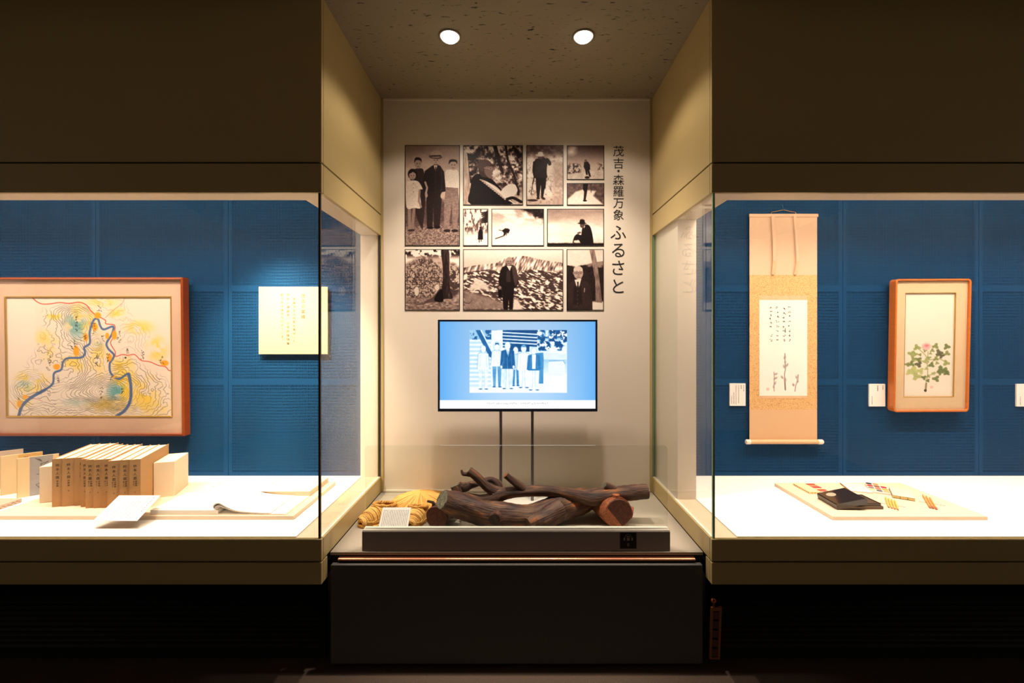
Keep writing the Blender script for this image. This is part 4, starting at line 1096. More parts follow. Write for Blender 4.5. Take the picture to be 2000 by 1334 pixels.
# --- two closed books behind it
def flat_book(x0, x1, y0, y1, th, lab, txt, side):
    t = empty('book', ((x0 + x1) / 2, (y0 + y1) / 2, ZB + 0.0003), lab, 'book'); z = ZB + 0.0003
    mb = MB(); c = 0.0014
    mb.box(x0, x1, y0, y1, z, z + c); mb.box(x0, x1, y0, y1, z + th - c, z + th); mb.box(x1 - c, x1, y0, y1, z + c, z + th - c)
    mb.build('cover', M_kraft2, t); box('page_block', x0 + 0.002, x1 - c - 0.0003, y0 + 0.0012, y1 - 0.002, z + c, z + th - c, M_pages, t)
    mb = MB(); letters(mb, txt, x0 + 0.055, y1 - 0.035, 0.011, lambda x, yy: (x, yy, z + th + 0.0003), 0.019); mb.build('cover_lettering', M_softink, t)
    if side:
        mb = MB(); letters(mb, '柿本人麿', 0, 0, 0.010, lambda a, b: (x1 + 0.0003, y1 - 0.03 + b, z + th / 2 + a), 0.022); mb.build('spine_lettering', M_ink, t)
flat_book(-1.258, -0.967, 2.034, 2.236, 0.0225, 'thick pale book lying closed behind the open book', '柿本人麿', True)
flat_book(-1.550, -1.262, 2.036, 2.236, 0.0065, 'thin pale booklet lying closed behind the open book', '柿本人麿', False)

# ------------------------------------------------------------------ right case: hanging scroll
def brocade():
    m = mat('gold_brocade', rgb(240, 196, 120), rough=0.6, var=0.03)
    N = m.node_tree.nodes; L = m.node_tree.links; b = N['Principled BSDF']
    tc = N.new('ShaderNodeTexCoord'); vo = N.new('ShaderNodeTexVoronoi'); vo.feature = 'DISTANCE_TO_EDGE'; vo.inputs['Scale'].default_value = 170
    nz = N.new('ShaderNodeTexNoise'); nz.inputs['Scale'].default_value = 90; nz.inputs['Distortion'].default_value = 2
    L.new(tc.outputs['Object'], vo.inputs['Vector']); L.new(tc.outputs['Object'], nz.inputs['Vector'])
    r = N.new('ShaderNodeValToRGB'); r.color_ramp.elements[0].position = 0.04; r.color_ramp.elements[1].position = 0.16
    r.color_ramp.elements[0].color = (*rgb(176, 104, 44), 1); r.color_ramp.elements[1].color = (*rgb(246, 190, 112), 1)
    L.new(vo.outputs['Distance'], r.inputs[0])
    mx = N.new('ShaderNodeMix'); mx.data_type = 'RGBA'; mx.inputs['B'].default_value = (*rgb(252, 226, 178), 1)
    rm = N.new('ShaderNodeMath'); rm.operation = 'MULTIPLY'; rm.inputs[1].default_value = 0.45
    L.new(nz.outputs['Fac'], rm.inputs[0]); L.new(rm.outputs[0], mx.inputs['Factor'])
    L.new(r.outputs[0], mx.inputs['A']); L.new(mx.outputs['Result'], b.inputs['Base Color'])
    return m
M_silk = mat('plain_beige_silk', rgb(226, 194, 164), rough=0.75, spec=0.25, var=0.02, vscale=30, stretch=(1, 1, 8))
M_silk2 = mat('plain_tan_silk', rgb(224, 182, 140), rough=0.75, spec=0.25, var=0.03, vscale=20, stretch=(1, 1, 8))
M_broc = brocade()
M_ichi = mat('peach_pattern_silk', rgb(232, 188, 146), rough=0.7, var=0.12, vscale=60)
M_ivory = mat('ivory_roller_end', rgb(250, 238, 220), rough=0.35, var=0.01)
def ph_scroll():
    c = Cv(18, 42, 642, 1283, 0.24, base=(0.97, 0.94, 0.91)); rr_ = random.Random(12)
    c.c *= (0.985 + 0.03 * c.n(0.008, seed=70))[..., None]
    cols = [(414, 130, 560, 8), (338, 150, 560, 8), (253, 140, 560, 8), (165, 140, 385, 6), (170, 500, 565, 2)]
    for x, ya, yb, n_ in cols:
        for k in range(n_):
            y = ya + (yb - ya) * k / max(1, n_ - 1); s_ = 12 if x != 338 else 16
            for _ in range(4):
                ax, ay = x + rr_.uniform(-s_, s_), y + rr_.uniform(-s_, s_)
                c.line([(ax, ay), (ax + rr_.uniform(-s_, s_), ay + rr_.uniform(-4, s_ * .8))], 6.0, (0.10, 0.09, 0.09), alpha=.95)
    c.line([(355, 410), (357, 465)], 7, (0.1, 0.09, 0.09))
    S_ = (0.62, 0.52, 0.48); G_ = (0.70, 0.65, 0.63)
    c.line([(350, 735), (352, 850), (358, 930), (346, 1000), (350, 1100), (356, 1205)], 12, S_, smooth=True); c.line([(350, 1100), (356, 1205)], 17, (0.5, 0.42, 0.40))
    c.line([(208, 978), (212, 1060), (208, 1150), (211, 1222)], 10, S_, smooth=True)
    c.line([(519, 1010), (520, 1080), (495, 1140), (480, 1225)], 11, S_, smooth=True); c.line([(495, 1045), (515, 1090)], 6, S_)
    for x, y, rx, ry, ro in [(350, 785, 15, 26, 0.2), (355, 845, 12, 20, 0), (378, 885, 13, 26, 0.6), (342, 905, 13, 24, -0.4), (315, 1042, 13, 24, -0.7), (353, 1075, 17, 28, 0), (233, 1000, 12, 24, 1.2), (228, 1055, 13, 28, 1.1), (224, 1120, 10, 24, 0.4), (516, 1098, 16, 14, 0.4), (462, 1140, 15, 20, -0.5), (500, 1040, 9, 18, -0.4), (522, 1030, 8, 18, 0.3), (205, 1165, 11, 18, 0)]:
        c.ell(x, y, rx, ry, G_, rot=ro, soft=3, alpha=.85); c.ell(x - 3, y + 5, rx * .5, ry * .6, (0.54, 0.47, 0.45), rot=ro, soft=3, alpha=.6)
    c.poly([(110, 1180), (146, 1180), (146, 1214), (110, 1214)], (0.93, 0.66, 0.64), soft=2, alpha=.8)
    for k in range(4): c.line([(114 + 9 * k, 1183), (114 + 9 * k, 1211)], 2.5, (0.98, 0.9, 0.88), alpha=.7)
    return c
DS = 2.366
def sp(x, y, d=DS): return P(x, y, d)
t = empty('hanging_scroll', (sp(1530, 0)[0], 2.372, sp(0, 867)[2]), 'hanging scroll with gold brocade mount, calligraphy and willow twigs', 'hanging scroll')
X0, X1 = sp(1464, 0)[0], sp(1596, 0)[0]
def band(name, ya, yb, m, x0=None, x1=None, d0=DS, d1=DS + 0.002):
    return box(name, x0 if x0 is not None else X0, x1 if x1 is not None else X1, d0, d1, sp(0, yb)[2], sp(0, ya)[2], m, t)
band('upper_silk', 421, 537, M_silk); band('brocade', 537, 800, M_broc); band('lower_silk', 800, 862, M_silk2)
px0, px1 = sp(1483, 0)[0], sp(1576.5, 0)[0]
band('brocade_strip', 577.5, 586, M_ichi, px0, px1, DS - 0.0007, DS); band('brocade_strip', 773, 778, M_ichi, px0, px1, DS - 0.0007, DS)
za, zb = sp(0, 586)[2], sp(0, 773)[2]
picture('calligraphy_paper', ph_scroll(), (px0, DS - 0.0008, za), (px1, DS - 0.0008, za), (px0, DS - 0.0008, zb), M_print, t)
MB().prism_x([(DS - 0.007, sp(0, 424)[2]), (DS + 0.003, sp(0, 424)[2]), (DS + 0.003, sp(0, 418)[2]), (DS - 0.004, sp(0, 418)[2])], X0 - 0.002, X1 + 0.003).build('top_rod', M_silk, t)
zr = sp(0, 862.5)[2]
MB().tube([(X0, DS - 0.006, zr), (X1, DS - 0.006, zr)], 0.0118, 18).build('roller', M_silk2, t, smooth=False)
for xa, xb in ((sp(1455.5, 0)[0], X0), (X1, sp(1605.5, 0)[0])):
    d_ = 1 if xb > X1 else -1
    e0, e1 = (xb, xa) if d_ > 0 else (xa, xb)
    pts = [(xa, DS - 0.006, zr), (xa + (xb - xa) * .15, DS - 0.006, zr), (xa + (xb - xa) * .85, DS - 0.006, zr), (xb, DS - 0.006, zr)]
    r_ = [0.0125, 0.0130, 0.0130, 0.0105] if d_ > 0 else [0.0105, 0.0130, 0.0130, 0.0125]
    MB().tube(pts, r_, 18).build('roller_end', M_ivory, t, smooth=False)
for xs, tip in (((1507.5, 1509.5, 1510.0, 1508.5), 3), ((1550.0, 1553.0, 1555.5, 1551.5), 3)):
    ys = (421, 470, 510, 536); pr = []
    wd = 0.0086 if xs[0] < 1520 else 0.0066
    for part, (i0, i1), m in (('ribbon', (0, 2), M_silk), ('ribbon_tip', (2, 3), M_ichi)):
        pts = [sp(xs[i], ys[i]) for i in range(i0, i1 + 1)]
        pts = [tuple(q) for q in spline([(p[0], DS - (0.009 if j + i0 in (0, 3) else 0.013), p[2]) for j, p in enumerate(pts)], 5)]
        mb = MB(); vs = []
        for q in pts: vs += [(q[0] - wd, q[1], q[2]), (q[0] + wd, q[1] - 0.002, q[2]), (q[0] + wd, q[1] - 0.0012, q[2]), (q[0] - wd, q[1] + 0.0008, q[2])]
        n = len(pts); fs = []
        for i in range(n - 1): fs += [(4 * i + a_, 4 * i + (a_ + 1) % 4, 4 * i + 4 + (a_ + 1) % 4, 4 * i + 4 + a_) for a_ in range(4)]
        fs += [(0, 1, 2, 3), (4 * n - 1, 4 * n - 2, 4 * n - 3, 4 * n - 4)]
        mb.add(vs, fs).build(part, m, t)
mb = MB(); q = [sp(1506, 418), sp(1507, 414.5), sp(1530, 410), sp(1554, 415), sp(1555, 418)]
mb.tube([(p[0], DS, p[2]) for p in q], 0.0016, 6).build('hanging_cord', M_kraft, t)
q = sp(1530, 410); mb = MB(); mb.tube([(q[0], DS, q[2] - 0.002), (q[0], DS - 0.004, q[2] - 0.004), (q[0], DS - 0.006, q[2]), (q[0], DS + 0.004, q[2] + 0.012), (q[0], DS + 0.009, q[2] + 0.03)], 0.0015, 6).build('hook', mat('blue_steel_hook', rgb(70, 120, 160), rough=0.4, metal=0.5), t)

# --- small wall captions
def wall_card(px0, py0, px1, py1, lab, cols):
    a = P(px0, py0, 2.372); b = P(px1, py1, 2.372)
    t = empty('caption_card', ((a[0] + b[0]) / 2, 2.376, b[2]), lab, 'caption card', group='small caption cards on the blue wall')
    box('card', a[0], b[0], 2.372, 2.3795, b[2], a[2], M_card, t)
    mb = MB(); rr_ = random.Random(px0); wA, hA = b[0] - a[0], a[2] - b[2]
    for u, v0, v1, ww in cols:
        v = v0
        while v < v1:
            l_ = rr_.uniform(0.02, 0.05)
            x, za_, zb_ = a[0] + u * wA, a[2] - v * hA, a[2] - (v + l_) * hA
            mb.add([(x - ww * wA, 2.3717, za_), (x + ww * wA, 2.3717, za_), (x + ww * wA, 2.3717, zb_), (x - ww * wA, 2.3717, zb_)], [(0, 1, 2, 3)]); v += l_ + rr_.uniform(0.012, 0.03)
    mb.build('printed_text', M_softink, t)
wall_card(1425.5, 749, 1456.3, 792.7, 'white caption card on the blue wall left of the hanging scroll', [(.88, .08, .34, .025), (.72, .08, .25, .03), (.56, .08, .85, .018), (.39, .08, .9, .018), (.25, .4, .92, .022), (.12, .55, .92, .016)])
wall_card(1698, 750, 1729, 793.8, 'white caption card on the blue wall left of the framed flower painting', [(.85, .08, .24, .022), (.52, .07, .3, .04), (.17, .55, .93, .02)])
wall_card(1986, 750, 2017, 794, 'white caption card cut off by the right edge of the picture', [(.85, .08, .3, .022), (.55, .07, .3, .035), (.22, .55, .93, .02)])

# ------------------------------------------------------------------ right case: framed flower painting
def ph_flower():
    c = Cv(388, 212, 800, 1076, 0.42, base=(0.965, 0.915, 0.86)); rr_ = random.Random(21)
    c.c *= (0.985 + 0.03 * c.n(0.01, seed=80))[..., None]
    St = (0.70, 0.70, 0.50)
    for pts in ([(575, 1025), (580, 960), (590, 880), (585, 800), (590, 700)], [(585, 830), (640, 770), (690, 720)], [(585, 800), (520, 770), (450, 790)], [(590, 900), (650, 880), (700, 850)], [(588, 760), (560, 720), (500, 665)], [(590, 770), (680, 760), (740, 790)]):
        c.line(pts, 9, St, smooth=True, alpha=.9)
    c.line([(575, 1028), (580, 965)], 17, (0.62, 0.55, 0.42), alpha=.9); c.ell(574, 1022, 12, 10, (0.30, 0.24, 0.2))
    def leaf(x, y, r, rot, col, lobes=3):
        pts = []
        for k in range(20):
            a = 2 * math.pi * k / 20; rad = r * (0.45 + 0.62 * abs(math.cos(a * lobes / 2 + 0.3)) ** 1.5 + (0.10 if k % 2 else -0.04) + rr_.uniform(-.05, .05)); pts.append((x + rad * math.cos(a + rot), y + rad * 0.85 * math.sin(a + rot)))
        c.poly(pts, np.array(col), soft=2.5, alpha=.92); c.line([(x - r * .7 * math.cos(rot), y - r * .6 * math.sin(rot)), (x + r * .7 * math.cos(rot), y + r * .6 * math.sin(rot))], 2.5, np.array(col) * 0.75, alpha=.7)
    D1 = (0.45, 0.50, 0.30); D2 = (0.58, 0.62, 0.38); D3 = (0.74, 0.76, 0.50); D4 = (0.42, 0.42, 0.30)
    for x, y, r, col in [(470, 860, 48, D3), (500, 905, 40, D3), (440, 870, 32, D3), (530, 860, 34, D3), (498, 665, 32, D2), (455, 715, 32, D2), (485, 720, 24, D2), (650, 655, 30, D2), (742, 660, 30, D1), (745, 715, 28, D2), (680, 710, 34, D4), (700, 735, 26, D4), (515, 765, 28, D1), (475, 760, 28, D2), (455, 800, 30, D1), (515, 805, 32, D4), (422, 805, 22, D2), (575, 775, 28, D3), (620, 810, 28, D1), (655, 760, 24, D2), (740, 795, 30, D2), (700, 850, 40, D1), (735, 860, 34, D1), (745, 880, 26, D1), (660, 925, 32, D1), (560, 915, 24, D1), (595, 905, 18, D2), (593, 940, 18, D1), (638, 880, 18, D3), (600, 750, 18, D2), (625, 690, 20, D2), (525, 725, 16, D2), (565, 690, 18, D2), (610, 715, 14, D2), (665, 795, 18, D2), (690, 880, 20, D1), (580, 840, 18, D3)]:
        leaf(x, y, r, rr_.uniform(0, 6.28), tuple(np.array(col) * rr_.uniform(.92, 1.06)))
    for k in range(11):
        a = k * 0.9; c.ell(575 + 20 * math.cos(a), 655 + 13 * math.sin(a), 19, 14, (0.95, 0.72, 0.72), rot=a, soft=4, alpha=.7)
    c.ell(577, 650, 14, 9, (0.88, 0.42, 0.46), soft=6, alpha=.8); c.poly([(614, 985), (636, 985), (636, 1004), (614, 1004)], (0.93, 0.68, 0.64), soft=3, alpha=.7)
    return c
fx0, fx1 = 746.3 * 2.325 / F - 0.018, 746.3 * 2.325 / F + 0.387
fx0 = 2.022; fx1 = 2.426; fz0 = P(0, 805, 2.335)[2]; fz1 = fz0 + 0.712
t = empty('framed_painting', (fx0, 2.3335, fz0), 'flower painting in a slim orange-brown frame with rounded corners', 'framed picture', rot=(math.radians(1.5), math.radians(-0.3), 0))
W_, H_ = fx1 - fx0, fz1 - fz0
M_orange = mat('orange_brown_wood', rgb(206, 112, 40), rough=0.32, var=0.12, vscale=16, stretch=(1, 1, 5), coat=0.2)
MB().ring_y(rrect(0, W_, 0, H_, 0.018), rrect(0.0095, W_ - 0.0095, 0.0095, H_ - 0.0095, 0.010), 0, 0.042).build('frame', M_orange, t, local=True, bevel=0.0015)
mx0, mx1, mz0, mz1 = 0.062, W_ - 0.070, 0.078, H_ - 0.072
M_mat2 = mat('tan_silk_mount', rgb(232, 200, 160), rough=0.75, var=0.05, vscale=40)
mb = MB(); mb.ring_y([(0.009, 0.009), (W_ - 0.009, 0.009), (W_ - 0.009, H_ - 0.009), (0.009, H_ - 0.009)], [(mx0, mz0), (mx1, mz0), (mx1, mz1), (mx0, mz1)], 0.012, 0.018); mb.build('mount', M_mat2, t, local=True)
rails(t, mx0, mx1, mz0, mz1, 0.003, 0.0115, 0.018, M_gold, name='gold_fillet', slope=-0.001)
picture('flower_painting', ph_flower(), (mx0, 0.0185, mz1), (mx1, 0.0185, mz1), (mx0, 0.0185, mz0), M_print, t, local=True)
box('back_board', 0.008, W_ - 0.008, 0.020, 0.040, 0.008, H_ - 0.008, M_orange, t, local=True)
box('glazing', 0.0098, W_ - 0.0098, 0.006, 0.008, 0.0098, H_ - 0.0098, M_glass_thin, t, local=True)

# ------------------------------------------------------------------ right case: board with writing and painting tools
ZR = 0.540
tag(box('display_board', 1.315, 1.960, 1.810, 2.220, 0.5241, ZR, M_board, bevel=0.0008), 'pale wooden board under the lacquer box and pencils', 'display board')
M_lac = mat('black_brown_lacquer', rgb(44, 32, 24), rough=0.16, var=0.1, vscale=20, coat=0.4)
M_lac2 = mat('brown_lacquer_inside', rgb(96, 76, 58), rough=0.3, var=0.08)
M_silver = mat('silver_maki_e', rgb(214, 206, 186), rough=0.35, metal=0.4, var=0.2, vscale=120)
z = ZR + 0.0003
t = empty('lacquer_tray', (1.495, 1.94, z), 'dark lacquer tray half under the tilted lid', 'tray')
mb = MB(); mb.ring_y([(1.407, z), (1.588, z), (1.588, z + 0.013), (1.407, z + 0.013)], [(1.41, z + .003), (1.585, z + .003), (1.585, z + .0129), (1.41, z + .0129)], 1.882, 1.883) if False else None
mb = MB(); mb.box(1.407, 1.588, 1.8825, 1.998, z, z + 0.013); mb.build('tray_base', M_lac2, t, bevel=0.0012)
o_ = [(1.413, 1.888), (1.581, 1.888), (1.581, 1.999), (1.413, 1.999)]
mb = MB(); mb.box(1.413, 1.581, 1.888, 1.892, z + 0.0131, z + 0.024); mb.box(1.413, 1.581, 1.989, 1.993, z + 0.0131, z + 0.024); mb.box(1.413, 1.417, 1.892, 1.989, z + 0.0131, z + 0.024); mb.box(1.577, 1.581, 1.892, 1.989, z + 0.0131, z + 0.024)
mb.build('tray_rim', M_lac, t); box('tray_insert', 1.4171, 1.5769, 1.8921, 1.9889, z + 0.0131, z + 0.0215, M_lac2, t)
# lid, left edge on the board and right side lying over the tray
la = math.atan2(0.028, 0.125)
t = empty('lacquer_box', (1.384, 1.877, z + 0.0), 'glossy black lacquer lid with a silver moon lying tilted over its tray', 'lacquer lid', rot=(0, -la, math.radians(-3)))
n = 6; prof = [(0.130 * 0 + 0.006 - 0.006 * math.cos(a), 0.0185 + 0.006 * math.sin(a)) for a in [math.pi / 2 * k / n for k in range(n + 1)]]
out_ = [(0.0, 0.0005)] + prof + [(0.130 - x_, z_) for x_, z_ in reversed(prof)] + [(0.130, 0.0005)]
inn_ = [(0.127, 0.0005), (0.127, 0.0205), (0.003, 0.0205), (0.003, 0.0005)]
mb = MB(); mb.prism_y(out_ + inn_, 0.0, 0.132); mb.build('lid_top', M_lac, t, local=True)
box('lid_end', 0.0031, 0.1269, 0.0, 0.003, 0.0005, 0.0204, M_lac, t, local=True); box('lid_end', 0.0031, 0.1269, 0.129, 0.132, 0.0005, 0.0204, M_lac, t, local=True)
n = 24; mb = MB(); mb.prism_z([(0.040 + 0.019 * math.cos(2 * math.pi * k / n), 0.094 + 0.019 * math.sin(2 * math.pi * k / n)) for k in range(n)], 0.0246, 0.0249); mb.build('silver_moon', M_silver, t, local=True)

M_yel = mat('pale_yellow_box', rgb(244, 224, 168), rough=0.6, var=0.03)
M_white = mat('white_enamel', rgb(246, 242, 236), rough=0.35, var=0.01)
PAINT = [rgb(*q) for q in ((60, 50, 55), (196, 60, 50), (224, 150, 90), (150, 90, 60), (190, 40, 60), (236, 176, 60), (120, 110, 110), (200, 120, 90), (240, 224, 160), (90, 70, 60), (150, 130, 120), (210, 180, 120))]
M_pt = [mat('paint_%s' % w_, c_, rough=0.5, var=0.15, vscale=200) for w_, c_ in zip(('umber', 'vermilion', 'apricot', 'sienna', 'crimson', 'yellow', 'slate', 'rose', 'straw', 'sepia', 'taupe', 'sand'), PAINT)]
# open watercolour case with red strip
t = empty('paint_case', (1.39, 2.065, z), 'open pale yellow paint case with a strip of red colours behind the lacquer lid', 'paint case')
box('lid', 1.390, 1.4445, 2.065, 2.19, z, z + 0.0095, M_yel, t, bevel=0.0008)
mb = MB()
for k in range(9): mb.box(1.3895, 1.390, 2.072 + k * 0.013, 2.0735 + k * 0.013, z + 0.001, z + 0.0085)
for k in range(3): mb.box(1.402 + k * .014, 1.403 + k * .014, 2.0645, 2.065, z + 0.001, z + 0.0085)
mb.build('edge_marks', M_goldink, t)
box('tray', 1.4450, 1.495, 2.070, 2.19, z, z + 0.0065, M_white, t, bevel=0.0006)
for k in range(7):
    box('colour_pan', 1.449, 1.491, 2.076 + k * 0.0162, 2.087 + k * 0.0162, z + 0.0066, z + 0.0082, M_pt[(7, 1, 8, 4, 7, 2, 4)[k]], t)
# sketch booklet
t = empty('sketch_booklet', (1.667, 2.135, z), 'small white booklet with faint pencil lines behind the lacquer box', 'booklet', rot=(0, 0, math.radians(-17)))
box('pages', -0.046, 0.046, -0.058, 0.058, 0, 0.006, M_paper, t, local=True)
mb = MB()
for k in range(5):
    mb.tube([(-0.035, 0.04 - k * 0.017, 0.0064), (0.0, 0.045 - k * 0.018, 0.0064), (0.037, 0.036 - k * 0.016, 0.0064)], 0.0005, 4)
mb.build('pencil_lines', M_softink, t, local=True)
box('cover_edge', -0.048, -0.0462, -0.058, 0.058, 0, 0.0064, M_kraft, t, local=True)
# palette
t = empty('paint_palette', (1.760, 2.122, z), 'white palette with three columns of dabbed paint colours', 'palette', rot=(0, 0, math.radians(-31)))
mb = MB(); mb.box(-0.039, 0.039, -0.066, 0.072, 0, 0.009); mb.build('tray', M_white, t, local=True, bevel=0.001)
pc = [[0, 1, 10, 8], [2, 3, 7, 6], [8, 4, 5, 11]]
for i in range(3):
    for j in range(4):
        x, y = -0.026 + i * 0.026, 0.055 - j * 0.034
        pts = [(x + 0.0115 * math.copysign(abs(math.cos(a)) ** .5, math.cos(a)), y + 0.0135 * math.copysign(abs(math.sin(a)) ** .5, math.sin(a))) for a in [2 * math.pi * q / 14 for q in range(14)]]
        MB().prism_z(pts, 0.0091, 0.0098).build('paint_dab', M_pt[pc[i][j]], t, local=True)
# notebook
t = empty('notebook', (1.813, 2.050, z), 'small cream notebook with dark edges beside the palette', 'notebook', rot=(0, 0, math.radians(-34)))
M_note = mat('cream_notebook_cover', rgb(248, 232, 196), rough=0.7, var=0.03)
mb = MB(); mb.box(-0.038, 0.038, -0.068, 0.068, 0, 0.0012); mb.box(-0.038, 0.038, -0.068, 0.068, 0.0118, 0.013); mb.box(-0.038, -0.0368, -0.068, 0.068, 0.0012, 0.0118)
mb.build('cover', M_note, t, local=True); box('page_block', -0.0365, 0.0374, -0.0672, 0.0672, 0.0013, 0.0117, mat('straw_page_edge', rgb(246, 224, 150), rough=0.8, var=0.05), t, local=True)
mb = MB(); e = 0.0006
for za in (0.0012, 0.0122): mb.box(-0.0386, 0.0386, -0.0686, -0.068, za - e, za + e); mb.box(-0.0386, -0.038, -0.068, 0.068, za - e, za + e); mb.box(0.038, 0.0386, -0.068, 0.068, za - e, za + e)
for x in (-0.0135, 0.0125): mb.box(x - e, x + e, -0.0686, -0.068, 0.001, 0.0125)
mb.build('binding_thread', mat('dark_thread', rgb(90, 80, 70), rough=0.8), t, local=True)
# pencils on wire rests
M_pencil = mat('yellow_pencil_paint', rgb(244, 200, 104), rough=0.4, var=0.06, vscale=80)
M_pencil2 = mat('orange_wood_pencil', rgb(236, 170, 96), rough=0.5, var=0.08, vscale=80)
M_wood = mat('bare_pencil_wood', rgb(226, 184, 130), rough=0.7, var=0.05)
M_lead = mat('graphite', rgb(70, 55, 50), rough=0.5, var=0.05)
M_wire = mat('thin_steel_wire', rgb(120, 112, 108), rough=0.4, metal=0.6, var=0.02)
def pencil(x, y, ang, L_, r, m, lab, grp, tip=True, zz=0.0045):
    t = empty('pencil', (x, y, z + zz), lab, 'pencil', rot=(0, 0, ang), group=grp)
    MB().tube([(0, 0, 0), (0, L_ * .5, 0), (0, L_, 0)], r, 6).build('barrel', m, t, local=True)
    if tip:
        MB().tube([(0, 0, 0), (0, -0.009, 0)], [r * .96, r * .4], 8).build('wood_cone', M_wood, t, local=True)
        MB().tube([(0, -0.009, 0), (0, -0.0135, 0)], [r * .42, r * .08], 6).build('lead', M_lead, t, local=True)
    else:
        MB().tube([(0, -0.001, 0), (0, -0.012, 0), (0, -0.0165, 0)], [r * 1.08, r * 1.08, r * .5], 8).build('pencil_cap', M_pt[7], t, local=True)
def rest(x0, y0, x1, y1, lab):
    mb = MB(); mb.tube([(x0, y0, z + 0.0006), (x1, y1, z + 0.0006)], 0.0006, 6); tag(mb.build('wire_rest', M_wire), lab, 'wire rest', 'wire rests on the right board')
av = Vector((0.58, 0.81)).normalized(); sv = Vector((av.y, -av.x)); ang = -math.atan2(av.x, av.y)
for k, nm in enumerate(('leftmost', 'second from the left', 'second from the right', 'rightmost')):
    p = Vector((1.629, 1.905)) + sv * (0.0098 * k) + av * (-0.004 * k)
    pencil(p.x, p.y, ang, 0.125 - 0.004 * k, 0.0037, M_pencil, 'yellow sharpened pencil, %s of the four beside the lacquer tray' % nm, 'four yellow pencils')
rest(1.626, 1.960, 1.702, 1.905, 'thin wire rest under the four yellow pencils')
for k, nm in enumerate(('left', 'middle', 'right')):
    p = Vector((1.808, 1.905)) + sv * (0.0098 * k) + av * (-0.005 * (k == 2))
    pencil(p.x, p.y, ang, 0.165 - 0.012 * k, 0.0037, M_pencil2, 'orange capped pencil, %s one of the three at the board\'s right' % nm, 'three capped pencils', tip=False)
rest(1.822, 1.972, 1.893, 1.920, 'thin wire rest under the three capped pencils')
# ------------------------------------------------------------------ recess: logs
def bark():
    m = bpy.data.materials.new('weathered_red_brown_bark'); m.use_nodes = True
    N = m.node_tree.nodes; L = m.node_tree.links; b = N['Principled BSDF']; b.inputs['Roughness'].default_value = 0.55
    uv = N.new('ShaderNodeUVMap'); mp = N.new('ShaderNodeMapping'); mp.inputs['Scale'].default_value = (9, 9, 1); L.new(uv.outputs[0], mp.inputs[0])
    n1 = N.new('ShaderNodeTexNoise'); n1.inputs['Scale'].default_value = 1.0; n1.inputs['Detail'].default_value = 6; n1.inputs['Distortion'].default_value = 0.5; L.new(mp.outputs[0], n1.inputs['Vector'])
    mp2 = N.new('ShaderNodeMapping'); mp2.inputs['Scale'].default_value = (14, 60, 1); L.new(uv.outputs[0], mp2.inputs[0])
    n2 = N.new('ShaderNodeTexNoise'); n2.inputs['Scale'].default_value = 1.0; n2.inputs['Detail'].default_value = 5; L.new(mp2.outputs[0], n2.inputs['Vector'])
    r = N.new('ShaderNodeValToRGB'); e = r.color_ramp.elements
    e[0].position = 0.30; e[0].color = (*rgb(40, 24, 20), 1); e[1].position = 0.72; e[1].color = (*rgb(186, 102, 44), 1)
    q = e.new(0.46); q.color = (*rgb(86, 50, 38), 1); q = e.new(0.58); q.color = (*rgb(112, 80, 56), 1)
    L.new(n1.outputs['Fac'], r.inputs[0])
    r2 = N.new('ShaderNodeValToRGB'); r2.color_ramp.elements[0].position = 0.38; r2.color_ramp.elements[1].position = 0.56
    r2.color_ramp.elements[0].color = (0.35, 0.32, 0.30, 1); r2.color_ramp.elements[1].color = (1, 1, 1, 1); L.new(n2.outputs['Fac'], r2.inputs[0])
    mx = N.new('ShaderNodeMix'); mx.data_type = 'RGBA'; mx.blend_type = 'MULTIPLY'; mx.inputs['Factor'].default_value = 0.9
    L.new(r.outputs[0], mx.inputs['A']); L.new(r2.outputs[0], mx.inputs['B']); L.new(mx.outputs['Result'], b.inputs['Base Color'])
    bp = N.new('ShaderNodeBump'); bp.inputs['Strength'].default_value = 0.7; bp.inputs['Distance'].default_value = 0.006
    L.new(n2.outputs['Fac'], bp.inputs['Height']); L.new(bp.outputs[0], b.inputs['Normal'])
    return m
def cutwood(name, c1, c2):
    m = mat(name, rgb(*c1), rough=0.7, var=0.1)
    N = m.node_tree.nodes; L = m.node_tree.links; b = N['Principled BSDF']
    tc = N.new('ShaderNodeTexCoord'); nz = N.new('ShaderNodeTexNoise'); nz.inputs['Scale'].default_value = 40; nz.inputs['Distortion'].default_value = 3
    L.new(tc.outputs['Object'], nz.inputs['Vector']); r = N.new('ShaderNodeValToRGB'); r.color_ramp.elements[0].color = (*rgb(*c2), 1); r.color_ramp.elements[1].color = (*rgb(*c1), 1)
    r.color_ramp.elements[0].position = 0.35; r.color_ramp.elements[1].position = 0.65
    L.new(nz.outputs['Fac'], r.inputs[0]); L.new(r.outputs[0], b.inputs['Base Color'])
    return m
M_bark = bark()
M_cut = cutwood('red_brown_cut_wood', (104, 52, 28), (72, 34, 18))
M_cut2 = cutwood('orange_bark_log', (176, 100, 58), (124, 66, 38))
M_cutgrey = cutwood('grey_weathered_cut', (132, 128, 106), (52, 48, 40))

def limb(mb, pts, seg=22, n=7, wob=0.08, ridge=0.05, seed=1, nr=7):
    """pts: (px, py, D, radius in px)"""
    q = [(*P(x, y, D), r * D / F) for x, y, D, r in pts]
    s_ = spline(q, n)
    mb.tube([tuple(v[:3]) for v in s_], [max(v[3], 0.001) for v in s_], seg, wob=wob, ridge=ridge, nr=nr, seed=seed, caps=True, usc=1.0)
    return s_
def disc(pts0, pts1, r, name, m, parent, seed=0, th=0.002):
    """cut face just proud of the limb's end"""
    a = Vector(pts0); d_ = (Vector(pts0) - Vector(pts1)).normalized()
    MB().tube([tuple(a - d_ * 0.001), tuple(a + d_ * th)], [r, r * 0.985], 20, wob=0.05, seed=seed).build(name, m, parent)

